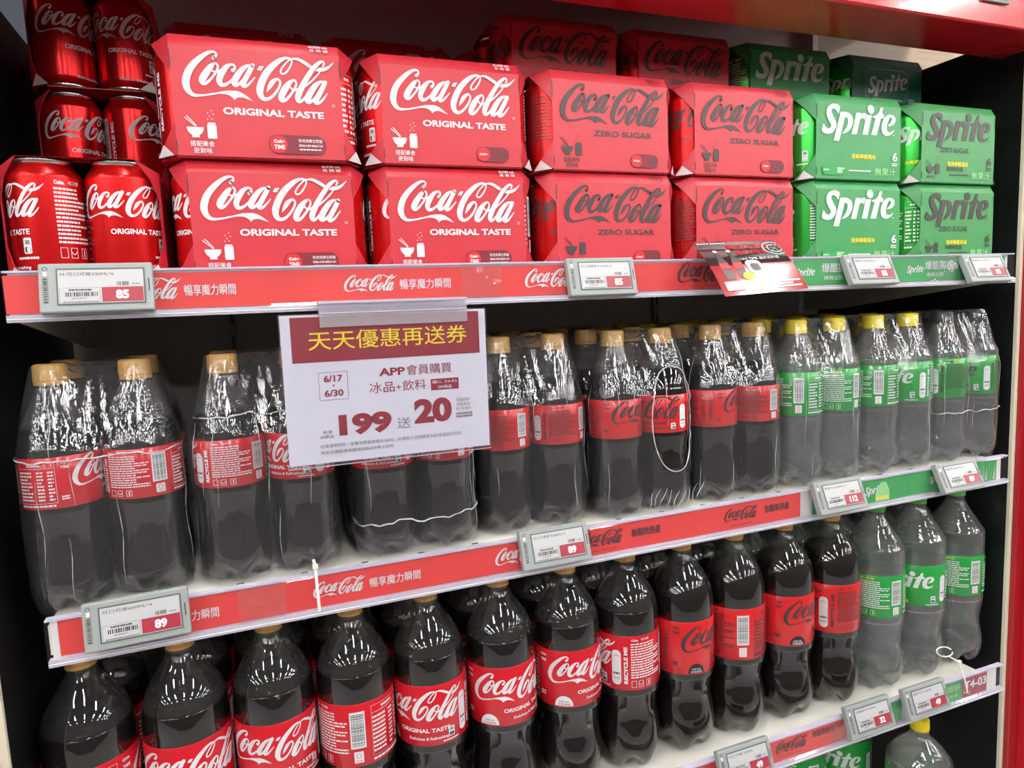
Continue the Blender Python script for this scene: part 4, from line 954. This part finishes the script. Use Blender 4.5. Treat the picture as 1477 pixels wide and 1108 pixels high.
def film_mesh(dx, dy, seed, hole=None):
    mb = MB(); rn = random.Random(seed); ph = rn.uniform(0, 6); a2, b2 = dx/2, dy/2
    phis = []
    N = 112
    for i in range(N):
        phis.append(2*pi*i/N)
    zs = [.0006, .002, .006, .012, .02]+[.02+.14*i/14 for i in range(1, 15)]+[.160+.090*i/14 for i in range(1, 15)]
    # parametrise by outward angle on arcs plus the straight runs
    def ring(z):
        pts = []
        R = film_r(z, None)
        per = []
        corners = [(a2, -b2, -90), (a2, b2, 0), (-a2, b2, 90), (-a2, -b2, 180)]
        for ci, (cx, cy, a0) in enumerate(corners):
            for k in range(13): 
                a = radians(a0+90*k/12); per.append((cx+R*cos(a), cy+R*sin(a), cos(a), sin(a)))
            nx_ = corners[(ci+1) % 4]; a = radians(a0+90)
            for k in range(1, 10):
                t = k/10; per.append((cx+(nx_[0]-cx)*t+R*cos(a), cy+(nx_[1]-cy)*t+R*sin(a), cos(a), sin(a), 1))
        out = []
        for q in per:
            x, y, c, s = q[:4]
            if len(q) == 5:
                if abs(s) > .5: f = 1-abs(x)/a2; y -= math.copysign((.0035+.020*max(0, (z-.165)/.085))*sin(f*pi/2)**1.3, s)
                else: f = 1-abs(y)/b2; x -= math.copysign((.0035+.020*max(0, (z-.165)/.085))*sin(f*pi/2)**1.3, c)
            ang = math.atan2(y, x); w = .0006*sin(11*ang+ph+z*40)+.0004*sin(29*ang+2*ph-z*25)
            if z < .03: w += .0010*sin(37*ang+ph)*(1-z/.03)
            out.append((x+w*c, y+w*s, z))
        return out
    rings = [ring(z) for z in zs]; n = len(rings[0]); vs = [p for r in rings for p in r]; fs = []
    def keep(p):
        if hole is None: return True
        u = (p[0]-hole[0])/hole[2]; v = (p[2]-hole[1])/hole[3]; return not (p[1] < -b2*.5 and u*u+v*v < 1)
    for i in range(len(zs)-1):
        for k in range(n):
            f = (i*n+k, i*n+(k+1) % n, (i+1)*n+(k+1) % n, (i+1)*n+k)
            c = [sum(vs[j][q] for j in f)/4 for q in range(3)]
            if keep(c): fs.append(f)
    # sagging top sheet between the caps
    m = len(zs)-1; top = rings[-1]; cz = .2465; o = len(vs); lev = 5
    for L in range(1, lev+1):
        k_ = 1-L/lev
        for (x, y, z) in top:
            d = min(math.hypot(x*k_-sx*a2, y*k_-sy*b2) for sx in (-1, 1) for sy in (-1, 1))
            vs.append((x*k_, y*k_, .2512-.014*min(1, max(0, (d-.0145)/.022))**1.2))
    for L in range(lev):
        for k in range(n):
            A = m*n+k if L == 0 else o+(L-1)*n+k; B = m*n+(k+1) % n if L == 0 else o+(L-1)*n+(k+1) % n
            C = o+L*n+(k+1) % n; D_ = o+L*n+k; fs.append((A, B, C, D_))
    mb.add(vs, fs, 'shrink_film'); return mb.mesh('shrink_film', True), rings, zs
DXP, DYP = .0755, .0755
def edge_line(rings, zs, z, amp, seed, x0=-1, x1=1, mn='film_bead', r=.00065):
    """a wavy hem round the front of the pack at height z"""
    rn = random.Random(seed); i = min(range(len(zs)), key=lambda q: abs(zs[q]-z)); R = rings[i]; n = len(R)
    pts = sorted([p for p in R if p[1] < -.012 ], key=lambda p: p[0]); out = []
    for k, p in enumerate(pts):
        t = (p[0])/(DXP/2+.038)
        if x0 <= t <= x1: out.append((p[0]*1.004, p[1]*1.01-.0008, z+amp*(sin(t*5+seed)*.5+.3*sin(t*13+seed*2)+.25*sin(t*29))-amp*1.2*(math.exp(-(t*7)**2))))
    mb = MB(); mb.tube(out, r, mn, 5, [rn.uniform(.7, 1.6) for _ in out]); return mb.mesh('film_hem', True)
def crease(rings, zs, t0, t1, seed, mn='film_bead'):
    """thin stretched folds running down the film"""
    rn = random.Random(seed); mb = MB(); n = len(rings[0])
    fr = [k for k in range(n) if rings[8][k][1] < -.02]
    for q in range(7):
        k = rn.choice(fr); a = rn.randint(3, 20); b = min(len(zs)-2, a+rn.randint(5, 13)); pts = []
        for i in range(a, b):
            kk = k; p = rings[i][kk]; pts.append((p[0]*1.003+.0012*sin(i*.8+q), p[1]*1.012-.0004, p[2]))
        m = len(pts)
        if m > 2: mb.tube(pts, .00032, mn, 4, [.15+sin(pi*i/(m-1)) for i in range(m)])
    return mb.mesh('film_fold', True)
FILMS = {}
def pack(label, k, x, y, z, faces, hem=None, hole=None, dx=DXP, group=None, film=True, seed=1, rz=0.0):
    e = obj('bottle_pack', None, None, (x, y, z), (0, 0, radians(rz))); tag(e, label, 'bottle pack', group)
    for i, (sx, sy) in enumerate(((-1, -1), (1, -1), (-1, 1), (1, 1))):
        bx, by = sx*DXP/2, sy*DYP/2; bottle_part(e, k, bx, by, 0, face_rot(x+bx, y+by, faces[i % len(faces)]))
    key = (seed % 3, hole)
    if key not in FILMS: FILMS[key] = film_mesh(DXP, DYP, seed, hole)
    me, rings, zs = FILMS[key]
    f = obj('shrink_wrap', me, e)
    if not group:
        obj('film_fold', crease(rings, zs, 0, 1, seed*7+3), f)['kind'] = 'stuff'
        if hem is not None: obj('film_hem', edge_line(rings, zs, hem[0], hem[1], seed), f)
        if hole:
            pts = []; fr = sorted([p for p in rings[10] if p[1] < -.012], key=lambda p: p[0])
            for q in range(49):
                a = 2*pi*q/48; hx = hole[0]+hole[2]*cos(a); hz = hole[1]+hole[3]*sin(a)
                i = min(range(len(zs)), key=lambda t: abs(zs[t]-hz)); c = min([p for p in rings[i] if p[1] < -.01], key=lambda p: abs(p[0]-hx))
                pts.append((hx, c[1]-.0006, hz))
            mb = MB(); mb.tube(pts, .0007, 'film_bead', 5, [random.uniform(.6, 1.5) for _ in pts]); obj('film_hem', mb.mesh('film_hem', True), f)
            # gathered film below the hole
            mb = MB()
            for q in range(9):
                s0 = hole[0]-.050+.010*q; P0 = []
                for t in range(6): P0.append((s0+.012*t/5+.002*sin(q*2+t), -DYP/2-.0395-.0006*sin(t+q), .006+.026*t/5+.004*sin(q)))
                mb.tube(P0, .0004, 'film_bead', 4, [.3, .8, 1.2, 1, .8, .3])
            obj('film_gather', mb.mesh('film_gather', True), f)['kind'] = 'stuff'
    return e
Z2 = -.330; YP = .040+DYP/2+.001
XP = [-.104, .057, .223, .384, .541, .700, .8565, 1.0125, 1.1685]
packs = [('cola6', 'four-pack of cola bottles in clear wrap, leftmost on the middle shelf', (272, 166, 0, 0), (.158, .003)),
         ('cola6', 'four-pack of cola bottles in clear wrap, second from left, partly behind the sign', (138, 52, 0, 0), (.186, .003)),
         ('cola6', 'four-pack of cola bottles whose caps are hidden behind the white sign', (30, 150, 0, 0), (.045, .004)),
         ('zero6', 'four-pack of black-lettered cola bottles just right of the white sign', (140, 118, 0, 0), None),
         ('zero6', 'four-pack of cola bottles with a large hole torn in its wrap', (290, 34, 0, 0), None),
         ('zero6', 'four-pack of black-lettered cola bottles beside the clear soda packs', (255, 135, 0, 0), None),
         ('soda6', 'four-pack of clear soda bottles with yellow caps, next to the cola', (178, 128, 0, 0), None),
         ('soda6', 'four-pack of clear soda bottles with yellow caps, second soda pack', (170, 44, 0, 0), None),
         ('sodaz6', 'four-pack of clear soda bottles with wrapped black caps, rightmost on the middle shelf', (95, 48, 0, 0), (.085, .003))]
for i, (k, lab, f, hem) in enumerate(packs):
    pack(lab, k, XP[i], YP+(.012 if i == 3 else 0), Z2, f, hem=hem, seed=i+1, hole=(DXP/2-.002, .128, .036, .072) if i == 4 else None, rz=[1, 0, 1.5, -1.5, 1, 0, 0, 0, 0][i])
for i in range(2, 9):
    k = packs[i][0] if i != 5 else 'soda6'
    if i == 8: continue
    pack('shaded shrink-wrapped %s four-pack in the second row, %s' % ('soda' if k.startswith('soda') else 'cola', ['', '', 'behind the white sign', 'behind the pack right of the sign', 'behind the torn pack', 'yellow caps behind the last cola pack', 'behind the first soda pack', 'behind the second soda pack'][i]), k, XP[i]+(.0 if i < 5 else -.0), YP+.168, Z2, (0, 0, 0, 0),
         group='second row of %s packs' % ('soda' if k.startswith('soda') else 'cola'), seed=i+1)

# --- bottom shelf, only tops in view
Z4 = -1.165
bottle_thing('big clear soda bottle with yellow cap at the bottom right corner of the frame', 'soda_bottle', 'soda20', 1.125, .058, Z4+.0005, 120)
for i, (x, y, a) in enumerate(((.975, .20, 150), (1.090, .20, 20))):
    bottle_thing(('big green-labelled soda bottle under the lower rail, showing small print', 'big green-labelled soda bottle under the lower rail, showing big white letters')[i], 'soda_bottle', 'soda20', x, y, Z4+.0005, a)

# ------------------------------------------------------------------ hanging sign
ys = -.072
tl = at(403, 455, ys); tr = at(700, 446, ys); bl = at(417, 675, ys); br = at(705, 641, ys)
SW = ((tr-tl).length+(br-bl).length)/2; SH = ((tl-bl).length+(tr-br).length)/2; c = (tl+tr+bl+br)/4
ang = math.atan2((tr-tl).z+(br-bl).z, (tr-tl).x+(br-bl).x)
e = obj('promo_sign', None, None, (c.x, ys, c.z), (0, -ang, 0)); tag(e, 'white promotion sign with dark red header and yellow characters hanging from the top rail', 'sign')
mb = MB(); mb.box(-SW/2, SW/2, -.0003, .0003, -SH/2, SH/2, 'sign_paper'); sh_ = obj('sheet', mb.mesh('sheet'), e)
U = lambda u: (u-.5)*SW; V = lambda v: (.5-v)*SH
p = Print(); p.rect(U(.045), U(.965), V(.315), V(.015), 'ink_wine'); p.text('天天優惠再送券', U(.51), V(.175), SH*.098, 'ink_yellow', w=SW*.775, bold=.012)
p.frame(U(.157), U(.293), V(.575), V(.385), .0005, 'ink_grey')
p.text('6/17', U(.225), V(.428), SH*.043, 'ink_wine', w=SW*.088, bold=.03); p.text('▼', U(.225), V(.480), SH*.016, 'ink_wine', w=SW*.012); p.text('6/30', U(.225), V(.527), SH*.043, 'ink_wine', w=SW*.088, bold=.03)
p.text('APP', U(.508), V(.408), SH*.052, 'ink_wine', w=SW*.128, bold=.035); p.text('會員購買', U(.695), V(.408), SH*.056, 'ink_wine', w=SW*.232)
p.text('冰品', U(.455), V(.515), SH*.058, 'ink_wine', w=SW*.122); p.text('+', U(.537), V(.520), SH*.045, 'ink_wine', w=SW*.028); p.text('飲料', U(.615), V(.515), SH*.058, 'ink_wine', w=SW*.118)
p.rect(U(.700), U(.845), V(.562), V(.482), 'ink_wine'); p.text('限P.1．P.4~P.5', U(.772), V(.505), SH*.018, 'ink_white', w=SW*.125, bold=.03); p.text('DM商品', U(.772), V(.542), SH*.018, 'ink_white', w=SW*.07, bold=.03)
p.text('199', U(.365), V(.748), SH*.128, 'ink_wine', w=SW*.255, bold=.055); p.text('送', U(.553), V(.775), SH*.062, 'ink_grey', w=SW*.068)
p.text('20', U(.705), V(.700), SH*.155, 'ink_wine', w=SW*.195, bold=.055)
p.text('單筆', U(.183), V(.790), SH*.018, 'ink_grey', w=SW*.046); p.text('消費滿', U(.178), V(.822), SH*.018, 'ink_grey', w=SW*.066)
for i, t in enumerate(('現金折抵/', '冰品商品', '電子折價券')): p.text(t, U(.865), V(.645+.033*i), SH*.019, 'ink_grey', w=SW*(.072 if i < 2 else .08))
p.rect(U(.825), U(.910), V(.772), V(.738), 'ink_grey'); p.text('限使用APP領取', U(.867), V(.755), SH*.013, 'ink_white', w=SW*.076, bold=.02)
p.text('店摸達斯除外．單筆消費最高贈送100元．折價券下次限購買冰品/常溫飲料商品', U(.145), V(.885), SH*.019, 'ink_grey', w=SW*.70, align='L')
p.text('現金折價券使用期限詳見APP券上說明', U(.145), V(.928), SH*.019, 'ink_grey', w=SW*.35, align='L')
obj('sign_print', p.flat('sign_print', .0006), sh_)
mb = MB(); mb.box(-SW/2-.0015, SW/2+.0015, -.0014, -.0011, -SH/2-.003, SH/2+.001, 'clear_rail'); mb.box(-SW/2-.0015, SW/2+.0015, .0011, .0014, -SH/2-.003, SH/2+.001, 'clear_rail')
mb.box(-SW/2-.0015, SW/2+.0015, -.0014, .0014, -SH/2-.0034, -SH/2-.003, 'clear_lip'); obj('clear_sleeve', mb.mesh('clear_sleeve'), e)
# its clear holder
a = at(458, 434, ys); b = at(671, 428, ys); d = at(672, 461, ys-.004); hw = (b.x-a.x); z1 = (a.z+b.z)/2; z0 = d.z-.001
h = obj('sign_holder', None, None, (a.x, ys, z1), (0, -ang*.8, 0)); tag(h, 'clear plastic holder gripping the top edge of the white promotion sign', 'sign holder')
mb = MB(); mb.box(0, hw, -.0045, -.0030, z0-z1, 0, 'clear_holder'); obj('front_plate', bevel_mesh(mb.mesh('front_plate'), .0004, 1), h)
mb = MB(); mb.box(0, hw, .0030, .0042, z0-z1+.004, 0, 'clear_holder'); obj('back_plate', mb.mesh('back_plate'), h)
mb = MB(); mb.box(0, hw, -.006, .0045, -.0026, 0, 'clear_lip'); mb.box(0, hw, -.0052, -.0044, -.0125, -.0112, 'clear_lip'); mb.box(.004, hw-.004, .0040, .062, -.0014, 0, 'clear_holder'); obj('ridge', mb.mesh('ridge'), h)

# ------------------------------------------------------------------ glossy flyer leaning out of the top rail
TLf, TRf = at(998, 351, -.016), at(1114, 347, -.016)
BLf, BRf = at(1046, 428, -.088), at(1166, 416, -.088)
fl = MB(); nx, ny = 12, 12; vs = []
for iy in range(ny+1):
    for ix in range(nx+1):
        s, q = ix/nx, iy/ny; P = (TLf*(1-s)+TRf*s)*(1-q)+(BLf*(1-s)+BRf*s)*q
        nrm = (TRf-TLf).cross(TLf-BLf).normalized(); P = P+Vector((0, -.004, .004))*sin(pi*q)*.8; vs.append(P)
def fly_pt(u, v, off=0):                                          # u right, v down, 0..1
    P = (TLf*(1-u)+TRf*u)*(1-v)+(BLf*(1-u)+BRf*u)*v; return P+Vector((0, -.004, .004))*sin(pi*v)*.8+Vector((0, -.7, .7))*off
fs_top = []; fs_bot = []
for iy in range(ny):
    for ix in range(nx):
        k = iy*(nx+1)+ix; (fs_top if iy < 6 else fs_bot).append((k, k+nx+1, k+nx+2, k+1))
o0 = TLf.copy(); vs = [v-o0 for v in vs]
fl.add(vs, fs_top, 'flyer_paper'); fl.add(vs, fs_bot, 'flyer_red')
F = obj('flyer', fl.mesh('flyer', True), None, o0); tag(F, 'glossy black and red football promotion flyer tilting out of the top rail', 'flyer')
p = Print()
p.text('喝可口可樂', .60, -.13, .085, 'ink_red', w=.50, bold=.05); p.text('暢享足球賽', .60, -.27, .07, 'ink_red', w=.40, bold=.04); p.text('COKE TIME 贏世足好禮', .62, -.40, .045, 'ink_white', w=.52, bold=.03)
for bx in (.17, .33):
    p.poly([(bx-.02, -.24), (bx+.02, -.24), (bx+.03, -.36), (bx+.055, -.46), (bx+.05, -.75), (bx-.05, -.75), (bx-.055, -.46), (bx-.03, -.36)], 'ink_dark'); p.poly([(bx-.022, -.20), (bx+.022, -.20), (bx+.022, -.25), (bx-.022, -.25)], 'ink_cream'); p.poly([(bx-.053, -.47), (bx+.053, -.47), (bx+.052, -.58), (bx-.052, -.58)], 'ink_red')
p.ring(.92, -.2, .15, .012, 'ink_white', 20); p.ring(.92, -.2, .09, .01, 'ink_white', 16)
for q in range(6): p.line([(.92, -.2, .008), (.92+.08*cos(q), -.2+.08*sin(q), .008), (.92+.15*cos(q), -.2+.15*sin(q), .008)], 'ink_silver')
p.round_rect(.42, .60, -.68, -.44, .06, 'ink_white'); p.round_rect(.46, .57, -.64, -.50, .04, 'ink_black'); p.ell(.38, -.72, .07, .07, 'ink_yellow', 14)
p.round_rect(.06, .28, -.93, -.79, .01, 'ink_cream'); p.blurb(.62, .95, -.95, -.82, 3, 'ink_white', 3)
p.text('足球狂熱 為足球鼓掌', .20, -.045, .03, 'ink_white', w=.34)
mb = MB()
for i, (v2, f2, mn) in enumerate(p.p): mb.add([fly_pt(min(1, max(0, a)), min(1, max(0, -b)), .0004+.00004*p.layer(i))-o0 for a, b in v2], f2, mn)
obj('flyer_print', mb.mesh('flyer_print'), F)

# ------------------------------------------------------------------ cable ties and tape
def tie(label, px, pyt, pyb, y, tail):
    a = at(px, pyt, y-.006); b = at(px+tail, pyb, y-.008); mb = MB()
    q = Vector((.0016, 0, 0)); o = a
    pts = [a+Vector((0, .02, .004)), a+Vector((0, .003, .003)), a, (a+b)/2+Vector((0, -.002, 0)), b, b+Vector((0, .006, -.003))]
    vs = []
    for P in pts: vs += [P-q-o, P+q-o, P+q-o+Vector((0, .0008, .0008)), P-q-o+Vector((0, .0008, .0008))]
    fs = []
    for i in range(len(pts)-1):
        for k in range(4): fs.append((i*4+k, i*4+(k+1) % 4, (i+1)*4+(k+1) % 4, (i+1)*4+k))
    mb.add(vs, fs+[(0, 3, 2, 1), tuple(len(vs)-4+k for k in range(4))], 'white_plastic')
    e = obj('cable_tie', mb.mesh('strap'), None, o); tag(e, label, 'cable tie'); 
    mb = MB(); mb.box(-.003, .003, -.002, .003, .001, .006, 'white_plastic'); obj('tie_head', bevel_mesh(mb.mesh('tie_head'), .0006, 1), e)
tie('white cable tie looped over the middle rail at its left cola script', 455, 822, 882, SHELVES[1][3], 6)
tie('white cable tie with a curled loop on the T4 card of the lower rail', 1384, 958, 1000, SHELVES[2][3], 12)
def loop():
    c = at(1372, 950, -.02); mb = MB(); mb.tube([(.016*cos(a/12*2*pi), .008*sin(a/12*2*pi), .004*sin(a/12*2*pi)) for a in range(12)], .0011, 'white_plastic', 5)
    tag(obj('tie_tail', mb.mesh('tie_tail', True), None, c+Vector((0, .012, .006))), 'curled white tail of plastic strap on the lower shelf edge', 'strap')
loop()
def tape(label, px0, px1, py, si, h=.038, seed=1):
    y = SHELVES[si][3]; zt = SHELVES[si][2]; x0 = at(px0, py, y).x; x1 = at(px1, py, y).x; rn = random.Random(seed); mb = MB(); nx, nz = 14, 8; vs = []
    for j in range(nz+1):
        for i in range(nx+1): vs.append(((x1-x0)*i/nx, -.0004-.0012*rn.random()*(0 < i < nx), h*j/nz))
    mb.add(vs, [(j*(nx+1)+i, j*(nx+1)+i+1, (j+1)*(nx+1)+i+1, (j+1)*(nx+1)+i) for j in range(nz) for i in range(nx)], 'clear_tape')
    tag(obj('tape', mb.mesh('tape', True), None, (x0, y-.0035, zt-.0385)), label, 'tape')
tape('shiny crumpled clear tape on the left part of the middle rail', 343, 412, 860, 1)
tape('smooth clear tape patch over the top rail left of the centre price tag', 664, 722, 405, 0, seed=3)
tape('crinkled clear tape over the white letters of the green top strip', 1340, 1378, 385, 0, seed=5)
tape('clear tape over the right end of the red strip on the lower rail', 1196, 1216, 1040, 2, seed=6)
